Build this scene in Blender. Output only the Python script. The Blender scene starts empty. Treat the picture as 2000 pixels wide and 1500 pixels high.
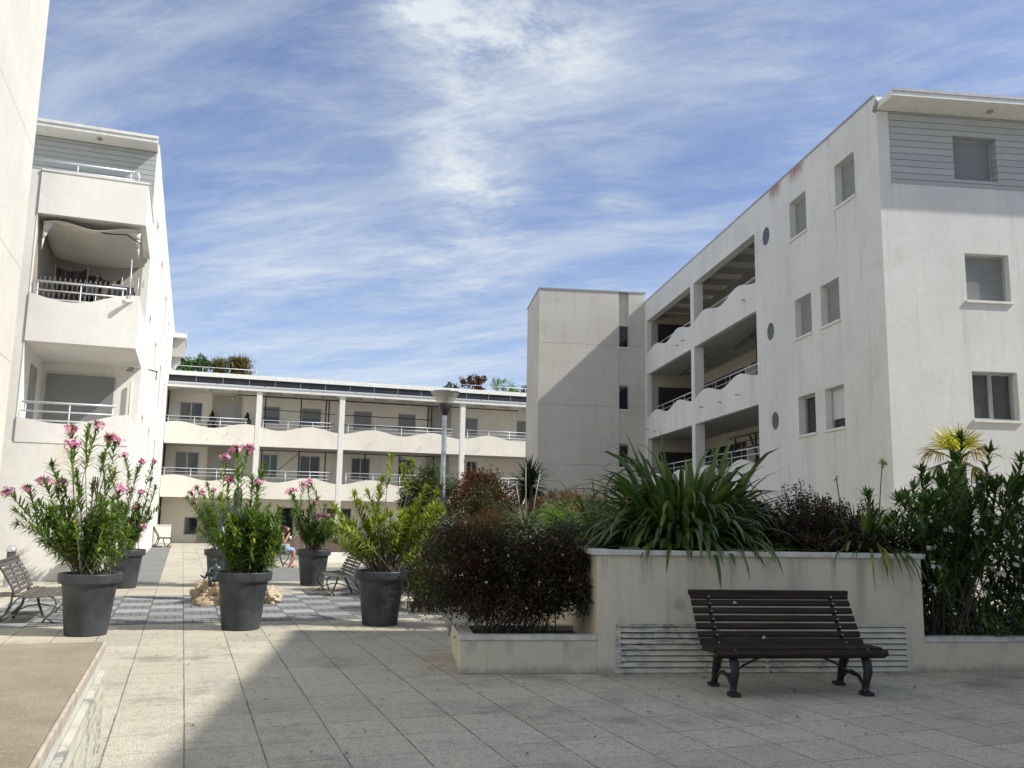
import bpy, math, random
import numpy as np
from mathutils import Vector, Matrix
rad = math.radians
S = bpy.context.scene
COL = S.collection

# ---------------------------------------------------------------- objects
def tag(o, label=None, cat=None, group=None, kind=None):
    if label: o["label"] = label
    if cat: o["category"] = cat
    if group: o["group"] = group
    if kind: o["kind"] = kind
    return o

def thing(name, label, cat, loc=(0, 0, 0), rz=0.0, group=None):
    o = bpy.data.objects.new(name, None)
    COL.objects.link(o)
    o.empty_display_size = 0.3
    o.location = loc
    o.rotation_euler = (0, 0, rad(rz))
    return tag(o, label, cat, group)

def copy_tree(o, parent=None):
    c = o.copy(); COL.objects.link(c); c.parent = parent
    for ch in list(o.children):
        copy_tree(ch, c)
    return c

class MB:
    """collects geometry in the local space of one thing"""
    def __init__(s): s.v = []; s.f = []; s.sm = []
    def face(s, pts, smooth=False):
        n = len(s.v); s.v += [tuple(p) for p in pts]
        s.f.append(tuple(range(n, n + len(pts)))); s.sm.append(smooth); return s
    def box(s, x0, x1, y0, y1, z0, z1):
        n = len(s.v)
        s.v += [(x0,y0,z0),(x1,y0,z0),(x1,y1,z0),(x0,y1,z0),(x0,y0,z1),(x1,y0,z1),(x1,y1,z1),(x0,y1,z1)]
        for f in ((3,2,1,0),(4,5,6,7),(0,1,5,4),(1,2,6,5),(2,3,7,6),(3,0,4,7)):
            s.f.append(tuple(n+i for i in f)); s.sm.append(False)
        return s
    def bar(s, a, b, w, h=None, up=(0,0,1)):
        """rectangular bar from a to b"""
        h = h or w; a = Vector(a); b = Vector(b); d = (b-a).normalized(); up = Vector(up)
        if abs(d.dot(up)) > .99: up = Vector((1,0,0))
        x = d.cross(up).normalized(); y = x.cross(d)
        n = len(s.v)
        for p in (a, b):
            for i, j in ((-1,-1),(1,-1),(1,1),(-1,1)):
                s.v.append(tuple(p + x*i*w/2 + y*j*h/2))
        for f in ((3,2,1,0),(4,5,6,7),(0,1,5,4),(1,2,6,5),(2,3,7,6),(3,0,4,7)):
            s.f.append(tuple(n+i for i in f)); s.sm.append(False)
        return s
    def tube(s, pts, r, n=6, cap=True):
        pts = [Vector(p) for p in pts]; k = len(pts)
        rr = r if isinstance(r, (list, tuple)) else [r]*k
        base = len(s.v); prev = None
        for i, p in enumerate(pts):
            d = (pts[min(i+1,k-1)] - pts[max(i-1,0)])
            d = d.normalized() if d.length > 1e-9 else Vector((0,0,1))
            if prev is None:
                x = d.orthogonal().normalized()
            else:
                x = (prev - d*prev.dot(d)); x = x.normalized() if x.length > 1e-6 else d.orthogonal().normalized()
            prev = x; y = d.cross(x)
            for j in range(n):
                a = 2*math.pi*j/n
                s.v.append(tuple(p + (x*math.cos(a) + y*math.sin(a))*rr[i]))
        for i in range(k-1):
            for j in range(n):
                a = base+i*n+j; b = base+i*n+(j+1)%n
                s.f.append((a, b, b+n, a+n)); s.sm.append(True)
        if cap:
            s.f.append(tuple(base+j for j in reversed(range(n)))); s.sm.append(False)
            s.f.append(tuple(base+(k-1)*n+j for j in range(n))); s.sm.append(False)
        return s
    def lathe(s, prof, n=32, c=(0,0,0), smooth=True):
        base = len(s.v)
        for r, z in prof:
            for j in range(n):
                a = 2*math.pi*j/n
                s.v.append((c[0]+r*math.cos(a), c[1]+r*math.sin(a), c[2]+z))
        for i in range(len(prof)-1):
            for j in range(n):
                a = base+i*n+j; b = base+i*n+(j+1)%n
                s.f.append((a, b, b+n, a+n)); s.sm.append(smooth)
        return s
    def prism(s, poly, mp, d0, d1):
        """polygon poly (u,w) extruded between depths d0 and d1; mp(u,d,w)->xyz"""
        k = len(poly); n = len(s.v)
        for d in (d0, d1):
            s.v += [mp(u, d, w) for u, w in poly]
        s.f.append(tuple(n+i for i in range(k))); s.f.append(tuple(n+k+i for i in reversed(range(k))))
        s.sm += [False, False]
        for i in range(k):
            j = (i+1) % k
            s.f.append((n+j, n+i, n+k+i, n+k+j)); s.sm.append(False)
        return s
    def wave(s, us, tops, zb, mp, d0, d1):
        """parapet with a wavy top"""
        n = len(s.v); k = len(us)
        for u, t in zip(us, tops):
            s.v += [mp(u,d0,zb), mp(u,d0,t), mp(u,d1,t), mp(u,d1,zb)]
        for i in range(k-1):
            a = n+4*i; b = a+4
            for p, q in ((0,1),(1,2),(2,3),(3,0)):
                s.f.append((a+p, b+p, b+q, a+q)); s.sm.append(False)
        s.f.append((n,n+1,n+2,n+3)); s.f.append((n+4*k-1,n+4*k-2,n+4*k-3,n+4*k-4)); s.sm += [False, False]
        return s
    def wall(s, mp, u0, u1, z0, z1, holes=(), dep=.2):
        """skin of a wall in the plane d=0 with rectangular or round openings and their reveals"""
        H = []
        for h in holes:
            if len(h) == 3:
                cx, cz, r = h; q = r*1.3; H.append((cx-q, cx+q, cz-q, cz+q))
                N = 32; C = [(cx+r*math.cos(2*math.pi*i/N), cz+r*math.sin(2*math.pi*i/N)) for i in range(N)]
                def sq(a):
                    c, t = math.cos(a), math.sin(a); m = max(abs(c), abs(t)); return (cx+q*c/m, cz+q*t/m)
                for i in range(N):
                    a0 = 2*math.pi*i/N; a1 = 2*math.pi*(i+1)/N; p, r_ = C[i], C[(i+1)%N]; o1, o2 = sq(a0), sq(a1)
                    s.face([mp(p[0],0,p[1]), mp(o1[0],0,o1[1]), mp(o2[0],0,o2[1]), mp(r_[0],0,r_[1])])
                    s.face([mp(p[0],0,p[1]), mp(r_[0],0,r_[1]), mp(r_[0],dep,r_[1]), mp(p[0],dep,p[1])])
            else:
                a, b, c, d = h; H.append(h)
                s.face([mp(a,0,c), mp(a,0,d), mp(a,dep,d), mp(a,dep,c)])
                s.face([mp(b,0,c), mp(b,dep,c), mp(b,dep,d), mp(b,0,d)])
                s.face([mp(a,0,d), mp(b,0,d), mp(b,dep,d), mp(a,dep,d)])
                s.face([mp(a,0,c), mp(a,dep,c), mp(b,dep,c), mp(b,0,c)])
        us = sorted({u0, u1, *[x for h in H for x in h[:2] if u0 < x < u1]})
        zs = sorted({z0, z1, *[x for h in H for x in h[2:] if z0 < x < z1]})
        for i in range(len(us)-1):
            for j in range(len(zs)-1):
                cu = (us[i]+us[i+1])/2; cz = (zs[j]+zs[j+1])/2
                if any(h[0] < cu < h[1] and h[2] < cz < h[3] for h in H): continue
                s.face([mp(us[i],0,zs[j]), mp(us[i+1],0,zs[j]), mp(us[i+1],0,zs[j+1]), mp(us[i],0,zs[j+1])])
        return s
    def build(s, name, mat, parent=None, bevel=0):
        me = bpy.data.meshes.new(name)
        me.from_pydata(s.v, [], s.f)
        me.polygons.foreach_set("use_smooth", s.sm)
        me.materials.append(mat); me.update()
        o = bpy.data.objects.new(name, me); COL.objects.link(o); o.parent = parent
        if bevel:
            m = o.modifiers.new("bevel", "BEVEL"); m.width = bevel; m.segments = 2; m.limit_method = "ANGLE"
        return o

XZ = lambda u, d, z: (u, d, z)

# ---------------------------------------------------------------- materials
def new_mat(name):
    m = bpy.data.materials.new(name); m.use_nodes = True
    nt = m.node_tree; nt.nodes.clear()
    out = nt.nodes.new("ShaderNodeOutputMaterial")
    return m, nt, out
class N:
    def __init__(s, nt): s.nt = nt
    def node(s, t, ins=None, **kw):
        n = s.nt.nodes.new(t)
        for k, v in kw.items(): setattr(n, k, v)
        for k, v in (ins or {}).items(): s.set(n.inputs[k], v)
        return n
    def set(s, sock, v):
        if hasattr(v, "outputs"): v = v.outputs[0]
        if isinstance(v, bpy.types.NodeSocket): s.nt.links.new(v, sock)
        else: sock.default_value = v
    def math(s, op, a, b=0.0, c=0.0, clamp=False):
        n = s.node("ShaderNodeMath", operation=op, use_clamp=clamp)
        s.set(n.inputs[0], a); s.set(n.inputs[1], b)
        if op in ("MULTIPLY_ADD", "SMOOTH_MIN", "WRAP", "COMPARE"): s.set(n.inputs[2], c)
        return n.outputs[0]
    def vmath(s, op, a, b=(0,0,0)):
        n = s.node("ShaderNodeVectorMath", operation=op); s.set(n.inputs[0], a)
        if op == "SCALE": s.set(n.inputs["Scale"], b)
        else: s.set(n.inputs[1], b)
        return n.outputs[1] if op in ("DOT_PRODUCT", "LENGTH", "DISTANCE") else n.outputs[0]
    def noise(s, vec, scale, detail=4, rough=.55, dist=0.0):
        n = s.node("ShaderNodeTexNoise", {"Scale": scale, "Detail": detail, "Roughness": rough, "Distortion": dist})
        if vec is not None: s.set(n.inputs["Vector"], vec)
        return n.outputs["Fac"]
    def ramp(s, fac, a, b, va=0.0, vb=1.0, smooth=True):
        n = s.node("ShaderNodeMapRange", {"From Min": a, "From Max": b, "To Min": va, "To Max": vb}, clamp=True)
        if smooth: n.interpolation_type = "SMOOTHSTEP"
        s.set(n.inputs["Value"], fac); return n.outputs[0]
    def mix(s, f, a, b, mode="MIX"):
        n = s.node("ShaderNodeMix", data_type="RGBA", blend_type=mode)
        s.set(n.inputs["Factor"], f)
        for i, v in ((6, a), (7, b)):
            if isinstance(v, tuple) and len(v) == 3: v = v + (1,)
            s.set(n.inputs[i], v)
        return n.outputs[2]
    def mapping(s, vec, scale=(1,1,1), rot=(0,0,0), loc=(0,0,0)):
        n = s.node("ShaderNodeMapping", {"Scale": scale, "Rotation": rot, "Location": loc}); s.set(n.inputs[0], vec)
        return n.outputs[0]
    def obj(s): return s.node("ShaderNodeTexCoord").outputs["Object"]
    def pos(s): return s.node("ShaderNodeNewGeometry").outputs["Position"]
    def xyz(s, v):
        n = s.node("ShaderNodeSeparateXYZ"); s.set(n.inputs[0], v); return n.outputs
    def bump(s, h, strength, dist=.01, normal=None):
        n = s.node("ShaderNodeBump", {"Strength": strength, "Distance": dist}); s.set(n.inputs["Height"], h)
        if normal is not None: s.set(n.inputs["Normal"], normal)
        return n.outputs[0]
    def bsdf(s, out, color, rough=.8, metal=0.0, normal=None, **kw):
        b = s.node("ShaderNodeBsdfPrincipled")
        if isinstance(color, tuple) and len(color) == 3: color = color + (1,)
        s.set(b.inputs["Base Color"], color); s.set(b.inputs["Roughness"], rough); s.set(b.inputs["Metallic"], metal)
        if normal is not None: s.set(b.inputs["Normal"], normal)
        for k, v in kw.items(): s.set(b.inputs[k.replace("_", " ")], v)
        s.nt.links.new(b.outputs[0], out.inputs[0]); return b

def c3(c, k): return tuple(x*k for x in c)

def stucco(name, col, dirt=.35, joints=None, streak=.5, dcol=(.62,.58,.52), runs=None, splash=False):
    m, nt, out = new_mat(name); n = N(nt); P = n.obj()
    big = n.noise(P, .55, 4, .6); fine = n.noise(P, 9, 5, .6); grain = n.noise(P, 90, 4, .7)
    col1 = n.mix(n.ramp(big, .3, .7), c3(col, .93), c3(col, 1.05))
    st = n.noise(n.mapping(P, (2.6, 2.6, .16)), 2.0, 5, .65)
    stm = n.math("MULTIPLY", n.ramp(st, .52, .75), streak)
    blot = n.math("MULTIPLY", n.ramp(n.noise(P, 1.3, 6, .7), .5, .8), dirt)
    col2 = n.mix(stm, col1, tuple(col[i]*dcol[i]*1.15 for i in range(3)))
    col3 = n.mix(blot, col2, tuple(col[i]*dcol[i]*1.1 for i in range(3)))
    col4 = n.mix(n.ramp(fine, .35, .7, 0, .22), col3, c3(col, .78))
    h = n.math("ADD", n.math("MULTIPLY", grain, .6), n.math("MULTIPLY", fine, 1.2))
    vo = n.node("ShaderNodeTexVoronoi", {"Vector": n.vmath("ADD", P, n.vmath("SCALE", n.node("ShaderNodeTexNoise", {"Vector": P, "Scale": 1.5, "Detail": 4.0}).outputs["Color"], .8)), "Scale": .55}, feature="DISTANCE_TO_EDGE").outputs[0]
    crack = n.math("MULTIPLY", n.ramp(vo, .0, .006, 1, 0), n.ramp(n.noise(P, .8, 2), .52, .62))
    col4 = n.mix(n.math("MULTIPLY", crack, .13), col4, c3(col, .4))
    if joints:                       # grooves of the render at given heights (z values)
        z = n.xyz(P)[2]; j = None
        for zj in joints:
            a = n.math("LESS_THAN", n.math("ABSOLUTE", n.math("SUBTRACT", z, zj)), .012)
            j = a if j is None else n.math("MAXIMUM", j, a)
        col4 = n.mix(n.math("MULTIPLY", j, .45), col4, c3(col, .3))
        h = n.math("SUBTRACT", h, n.math("MULTIPLY", j, 1.5))
    if runs:                         # stains that run down from given places: (x, y, z, width, length, color)
        X = n.xyz(P)
        for (rx, ry, rzz, w, L, rc, k) in runs:
            dx = n.math("ABSOLUTE", n.math("ADD", n.math("SUBTRACT", X[0], rx), n.math("SUBTRACT", X[1], ry)))
            wn = n.math("MULTIPLY_ADD", n.noise(n.mapping(P, (14, 14, 1.2)), 1.0, 3), w*1.4, w*.3)
            mx = n.ramp(n.math("DIVIDE", dx, wn), .3, 1.1, 1, 0)
            dz = n.math("SUBTRACT", rzz, X[2])
            if rx == 0: mx = n.math('MULTIPLY', mx, n.math('LESS_THAN', n.math('ABSOLUTE', X[0]), .05))
            mz = n.math("MULTIPLY", n.ramp(dz, -.01, .02), n.ramp(dz, 0, L, 1, 0))
            nz = n.ramp(n.noise(n.mapping(P, (30, 30, 3)), 1.0, 4), .25, .6)
            col4 = n.mix(n.math("MULTIPLY", n.math("MULTIPLY", n.math("MULTIPLY", mx, mz), nz), k), col4, rc)
    if splash:                       # soil splashed on the foot of the wall and grime of its own shape
        sz = n.math("ADD", n.xyz(P)[2], n.math("MULTIPLY", n.math("SUBTRACT", n.noise(P, 7, 4, .7), .5), .22))
        col4 = n.mix(n.ramp(sz, .0, .10, .6, 0), col4, (.24,.21,.17))
    n.bsdf(out, col4, .92, normal=n.bump(h, .35, .006), Specular_IOR_Level=.25)
    return m

def plain(name, col, rough=.6, metal=0.0, var=.12, scale=8, bump=0.0, spec=.5):
    m, nt, out = new_mat(name); n = N(nt); P = n.obj()
    f = n.noise(P, scale, 5, .6)
    c = n.mix(n.ramp(f, .3, .7), c3(col, 1-var), c3(col, 1+var))
    kw = {"Specular_IOR_Level": spec}
    r = n.ramp(n.noise(P, scale*2, 3), .3, .7, rough*.85, min(1, rough*1.1))
    nm = n.bump(n.noise(P, scale*8, 4, .6), bump, .004) if bump else None
    n.bsdf(out, c, r, metal, nm, **kw); return m

def glass_dark(name, col=(.02,.025,.03), rough=.05):
    m, nt, out = new_mat(name); n = N(nt); P = n.obj()
    f = n.noise(P, 1.3, 2)
    n.bsdf(out, n.mix(f, c3(col, .6), c3(col, 1.5)), rough, 0, n.bump(n.noise(P, .8, 1), .03, .1), Specular_IOR_Level=.8, IOR=1.5)
    return m

def slatted(name, col, pitch, axis=2, depth=.5, var=.08, rough=.6, phase=0.0, fine=0):
    """horizontal boards or roller slats cut into a surface by bump and a thin dark gap"""
    m, nt, out = new_mat(name); n = N(nt); P = n.obj(); z = n.xyz(P)[axis]
    q = n.math("FRACT", n.math("DIVIDE", n.math("ADD", z, phase), pitch))
    gap = n.ramp(q, .03, .09, 1, 0)
    idx = n.math("FLOOR", n.math("DIVIDE", n.math("ADD", z, phase), pitch))
    wn = n.node("ShaderNodeTexWhiteNoise", {"W": idx}, noise_dimensions="1D").outputs[0]
    c = n.mix(wn, c3(col, 1-var), c3(col, 1+var))
    c = n.mix(n.ramp(n.noise(P, 2.2, 5, .65), .4, .75, 0, .25), c, c3(col, .72))
    c = n.mix(n.math("MULTIPLY", gap, .75), c, c3(col, .25))
    h = n.math("SUBTRACT", n.math("MULTIPLY", q, .6), gap)
    n.bsdf(out, c, rough, 0, n.bump(h, depth, pitch*.25), Specular_IOR_Level=.35); return m

def leaf_mat(name, rough=.45, trans=.35, spec=.4, tint=(1.6,1.7,.7,1)):
    m, nt, out = new_mat(name); n = N(nt)
    a = n.node("ShaderNodeAttribute", attribute_name="col").outputs["Color"]
    b = n.node("ShaderNodeBsdfPrincipled", {"Base Color": a, "Roughness": rough, "Specular IOR Level": spec})
    t = n.node("ShaderNodeBsdfTranslucent", {"Color": n.mix(1.0, a, tint, "MULTIPLY")})
    mx = n.node("ShaderNodeMixShader", {0: trans}); nt.links.new(b.outputs[0], mx.inputs[1]); nt.links.new(t.outputs[0], mx.inputs[2])
    nt.links.new(mx.outputs[0], out.inputs[0]); return m

WHITE = (.80,.765,.69)
def runs_of(*a): return list(a)
M = {}
M['stucco_left'] = stucco('warm_white_render', (.82,.80,.73), .18, streak=.22)
M['stucco_front'] = stucco('pale_render', (.80,.78,.73), .2, streak=.25, runs=[(-2.45,20.6,2.93,.28,1.6,(.62,.52,.36),.5)])
M['stucco_near'] = stucco('cream_render', (.68,.65,.575), .12, streak=.15, joints=[6.34,4.42,8.9])
M['stucco_back'] = stucco('cream_render_gallery', (.77,.73,.64), .15, streak=.25)
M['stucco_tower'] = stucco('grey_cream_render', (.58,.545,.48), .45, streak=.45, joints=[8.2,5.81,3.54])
M['porthole'] = plain('dark_porthole', (.07,.075,.08), .45)
M['stucco_right'] = stucco('off_white_render', (.72,.71,.675), .45, streak=.55,
    runs=[(0,1.81,8.24,.022,1.5,(.25,.24,.22),.7),(0,4.06,8.24,.02,.9,(.4,.39,.36),.5),
          (0,3.65,9.95,.50,.42,(.30,.10,.10),1),(0,4.85,9.95,.42,.45,(.30,.10,.10),1),(0,2.0,9.95,.10,.3,(.5,.3,.3),.6),
          (0,2.2,3.5,.05,1.6,(.55,.54,.51),.5),(0,3.5,3.5,.05,1.6,(.55,.54,.51),.5),(0,5.4,8.6,.02,.9,(.55,.54,.5),.6),(0,.98,8.2,.03,.9,(.45,.44,.40),.6),(0,3.25,8.2,.03,.8,(.45,.44,.40),.6),(0,1.8,5.76,.03,.9,(.46,.45,.41),.6),(0,2.6,5.76,.02,1.2,(.46,.45,.41),.5),(0,3.1,5.76,.03,.8,(.46,.45,.41),.6),(0,1.75,3.48,.03,1.3,(.46,.45,.41),.6),(0,9.4,4.9,.05,.35,(.42,.38,.30),.5),(0,7.0,7.45,.04,.4,(.45,.42,.36),.5)])
M['stucco_planter'] = stucco('stained_planter_render', (.62,.572,.455), .9, streak=1.0, dcol=(.70,.68,.66), runs=[(x_,0,1.2,.05+.05*((i_*7)%3),.35+.22*((i_*5)%4),(.30,.27,.245),.55) for i_,x_ in enumerate((1.5,1.95,2.5,2.9,3.3,3.65,4.05,4.35,4.7,4.95))]+[(x_,0,.33,.07,.22,(.30,.26,.24),.5) for x_ in (.12,.5,1.1,5.4,6.0,6.7)], splash=True)
M['stucco_shade'] = stucco('plain_render', (.70,.67,.60), .2, streak=.2)
M['planter_coping'] = plain('weathered_coping', (.54,.53,.48), .8, var=.18, scale=5, bump=.3)
M['coping'] = plain('pale_coping', (.72,.71,.66), .7, var=.08, bump=.2)
M['zinc'] = plain('zinc_edge', (.34,.34,.34), .5, .3)
M['siding'] = slatted('grey_boarding', (.43,.45,.44), .135, depth=.8, var=.05)
M['shutter'] = slatted('grey_roller_shutter', (.27,.28,.275), .045, depth=.8, var=.03)
M['shutter_light'] = slatted('light_roller_shutter', (.62,.63,.62), .045, depth=.8, var=.03)
M['glass'] = glass_dark('window_glass', (.012,.016,.022))
M['glass_warm'] = glass_dark('curtained_glass', (.06,.062,.065), .15)
M['frame'] = plain('aluminium_frame', (.42,.43,.43), .45, .2, .05)
M['rail'] = plain('satin_rail', (.62,.64,.66), .4, .35, .05)
M['door'] = plain('grey_door', (.33,.33,.32), .55)
M['dark'] = plain('dark_interior', (.018,.018,.018), .8)  # near-black colour stands in for unlit interior depth
M['solar'] = plain('dark_roof_panels', (.022,.025,.03), .55, var=.2, scale=1.5, spec=.3)
M['gallery'] = stucco('shaded_gallery_render', (.40,.365,.305), .6, streak=.4)  # shade of the recessed walls put into a darker render colour
M['ceiling'] = stucco('shade_toned_grey_ceiling', (.42,.41,.385), .5, streak=0)  # darker grey with the shade under the gallery slabs in its colour
M['pot'] = plain('anthracite_plastic', (.040,.045,.052), .5, var=.4, scale=3.2, spec=.4)
M['soil'] = plain('potting_soil', (.035,.026,.02), .95, var=.5, scale=25, bump=.6)
M['iron'] = plain('dark_cast_iron', (.022,.024,.03), .5, .2, .2, 14, .2)
M['old_iron'] = plain('weathered_iron', (.075,.075,.07), .6, .2, .3, 14, .2)
M['galv'] = plain('galvanised_steel', (.36,.40,.44), .45, .6, .18, 6)
M['steel'] = plain('brushed_steel', (.6,.6,.58), .35, .8, .08)
M['black'] = plain('black_plastic', (.02,.02,.022), .5)
M['bark'] = plain('grey_brown_bark', (.17,.135,.10), .85, var=.3, scale=30, bump=.4)
M['bark_dark'] = plain('dark_twigs', (.07,.05,.038), .85, var=.3, scale=30)
M['fibre'] = plain('palm_fibre', (.12,.085,.055), .95, var=.4, scale=40, bump=.8)
M['leaf'] = leaf_mat('glossy_leaves')
M['blade'] = leaf_mat('strap_leaves', .38, .25, .5)
M['petal'] = leaf_mat('petals', .6, .35, .2, (1.3,1.3,1.35,1))
M['small_leaf'] = leaf_mat('small_leaves', .5, .3, .3)
M['bronze'] = plain('patinated_bronze', (.055,.068,.072), .42, .55, .35, 7, .3)
M['scaffold'] = plain('rusty_tube', (.075,.062,.052), .6, .5, .3, 12)
M['sail'] = plain('off_white_canvas', (.62,.59,.53), .8, var=.06)
M['fabric'] = plain('brown_mesh_fabric', (.075,.06,.055), .9, var=.3, scale=3)
M['trellis'] = plain('weathered_trellis_wood', (.22,.19,.16), .8)
M['skin'] = plain('tanned_skin', (.52,.27,.17), .5, var=.06)
M['denim'] = plain('light_blue_denim', (.30,.40,.60), .85, var=.1, scale=30)
M['shirt'] = plain('dark_brown_cotton', (.05,.035,.035), .9)
M['hair'] = plain('dark_auburn_hair', (.06,.022,.018), .6, var=.4, scale=30)
M['wood_planter'] = slatted('brown_planter_boards', (.21,.155,.12), .12, axis=0, depth=.6, var=.2)
M['red_sign'] = plain('red_plastic', (.6,.04,.03), .5)

def bench_wood(name, col, grey):
    m, nt, out = new_mat(name); n = N(nt); P = n.obj()
    g = n.noise(n.mapping(P, (1.2, 22, 22)), 2.5, 6, .7)
    w = n.noise(P, 1.7, 5, .65)
    c = n.mix(n.ramp(g, .35, .7), c3(col, .6), c3(col, 1.5))
    c = n.mix(n.ramp(w, .55, .75, 0, .6), c, grey)
    n.bsdf(out, c, .7, 0, n.bump(g, .8, .006), Specular_IOR_Level=.22); return m
M['bench_dark'] = bench_wood('dark_stained_wood', (.032,.023,.016), (.085,.07,.055))
M['bench_old'] = bench_wood('weathered_bench_wood', (.12,.11,.095), (.20,.19,.165))

def skylight():
    m, nt, out = new_mat('frosted_skylight'); n = N(nt)
    t = n.node("ShaderNodeBsdfTranslucent", {"Color": (.75,.72,.62,1)}); d = n.node("ShaderNodeBsdfDiffuse", {"Color": (.6,.58,.5,1)})
    mx = n.node("ShaderNodeMixShader", {0: .3}); nt.links.new(t.outputs[0], mx.inputs[1]); nt.links.new(d.outputs[0], mx.inputs[2]); nt.links.new(mx.outputs[0], out.inputs[0]); return m
M['skylight'] = skylight()

def rock_mat():
    m, nt, out = new_mat('limestone_rock'); n = N(nt); P = n.obj()
    a = n.noise(P, 3.5, 7, .7); b = n.node("ShaderNodeTexVoronoi", {"Vector": P, "Scale": 14.0}).outputs[0]
    c = n.mix(n.ramp(a, .35, .65), (.34,.25,.155), (.62,.52,.37))
    c = n.mix(n.ramp(b, .0, .28, .85, 0), c, (.10,.07,.045))
    n.bsdf(out, c, .9, 0, n.bump(n.math("ADD", a, n.math("MULTIPLY", b, .4)), .9, .03)); return m
M['rock'] = rock_mat()

def louvre_mat():
    m, nt, out = new_mat('peeling_louvre_paint'); n = N(nt); P = n.obj()
    f = n.noise(n.mapping(P, (2.2, 2.2, 9)), 3.0, 8, .75); g = n.noise(P, 1.1, 3)
    peel = n.math("MULTIPLY", n.ramp(f, .47, .55), n.ramp(g, .44, .56))
    c = n.mix(n.ramp(n.noise(P, 5, 4), .3, .7), (.50,.485,.385), (.60,.58,.47))
    c = n.mix(n.math('MULTIPLY', peel, .8), c, (.20,.21,.21)); c = n.mix(n.ramp(f, .68, .74), c, (.68,.66,.61))
    n.bsdf(out, c, .7, 0, n.bump(peel, .3, .003)); return m
M['louvre'] = louvre_mat()

def gravel_top():
    m, nt, out = new_mat('brown_gritty_top'); n = N(nt); P = n.obj()
    a = n.noise(P, 2.0, 6, .7); g = n.noise(P, 70, 5, .75); st = n.noise(n.mapping(P, (1.4, 9, 1)), 2.0, 5, .7)
    c = n.mix(n.ramp(a, .3, .7), (.205,.165,.11), (.30,.25,.175))
    c = n.mix(n.ramp(g, .45, .7, 0, .55), c, (.46,.40,.31)); c = n.mix(n.ramp(st, .55, .75, 0, .45), c, (.16,.12,.09))
    n.bsdf(out, c, .95, 0, n.bump(g, .5, .004)); return m
M['gravel_top'] = gravel_top()

def paving():
    m, nt, out = new_mat('aggregate_concrete_slabs'); n = N(nt); P = n.pos(); X = n.xyz(P)
    gx = n.math("DIVIDE", n.math("SUBTRACT", X[0], .12), .5); gy = n.math("DIVIDE", n.math("SUBTRACT", X[1], .02), .5)
    fx = n.math("FRACT", gx); fy = n.math("FRACT", gy)
    wob = n.math("MULTIPLY", n.math("SUBTRACT", n.noise(P, 6, 3), .5), .012)
    ex = n.math("ADD", n.math("MINIMUM", fx, n.math("SUBTRACT", 1, fx)), wob)
    ey = n.math("ADD", n.math("MINIMUM", fy, n.math("SUBTRACT", 1, fy)), wob)
    jx = n.ramp(ex, .006, .018, 1, 0); jy = n.ramp(ey, .004, .014, 1, 0)
    cell = n.node("ShaderNodeCombineXYZ", {0: n.math("FLOOR", gx), 1: n.math("FLOOR", gy), 2: 0.0})
    wn = n.node("ShaderNodeTexWhiteNoise", {"Vector": cell.outputs[0]}, noise_dimensions="3D")
    r1 = n.xyz(wn.outputs[1])
    base = n.mix(r1[0], (.51,.472,.365), (.59,.548,.435))
    base = n.mix(n.math("MULTIPLY", n.math("GREATER_THAN", r1[1], .95), .30), base, (.24,.23,.22))
    base = n.mix(n.math("MULTIPLY", n.math("GREATER_THAN", r1[2], .85), .22), base, (.50,.40,.33))
    sp = n.noise(P, 75, 4, .85); sp2 = n.noise(P, 16, 5, .75); blot = n.noise(P, 1.5, 6, .68); bl2 = n.noise(P, .45, 3)
    c = n.mix(n.ramp(sp, .50, .60, 0, .85), base, (.16,.145,.125))
    c = n.mix(n.ramp(sp, .36, .46, .6, 0), c, (.74,.70,.61))
    c = n.mix(n.ramp(sp2, .46, .66, 0, .5), c, (.25,.23,.20))
    c = n.mix(n.math("MULTIPLY", n.ramp(blot, .46, .68), n.ramp(bl2, .35, .62, .05, .65)), c, (.19,.175,.16))
    jn = n.ramp(n.noise(P, 2.6, 5, .7), .40, .60, .30, 1); jm = n.ramp(n.noise(n.vmath('ADD',P,(9,3,0)), 4, 5, .7), .35, .6, .35, 1)
    c = n.mix(n.math("MULTIPLY", n.math('MULTIPLY', jx, jm), .75), c, (.085,.072,.055))
    c = n.mix(n.math("MULTIPLY", n.math("MULTIPLY", jy, jn), .85), c, (.085,.075,.06))
    j = n.math("MAXIMUM", jx, n.math("MULTIPLY", jy, .6))
    h = n.math("SUBTRACT", n.math("ADD", n.math("MULTIPLY", sp, .35), n.math("MULTIPLY", r1[1], .15)), j)
    n.bsdf(out, c, .9, 0, n.bump(h, .55, .008), Specular_IOR_Level=.25); return m
M['paving'] = paving()

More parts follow.
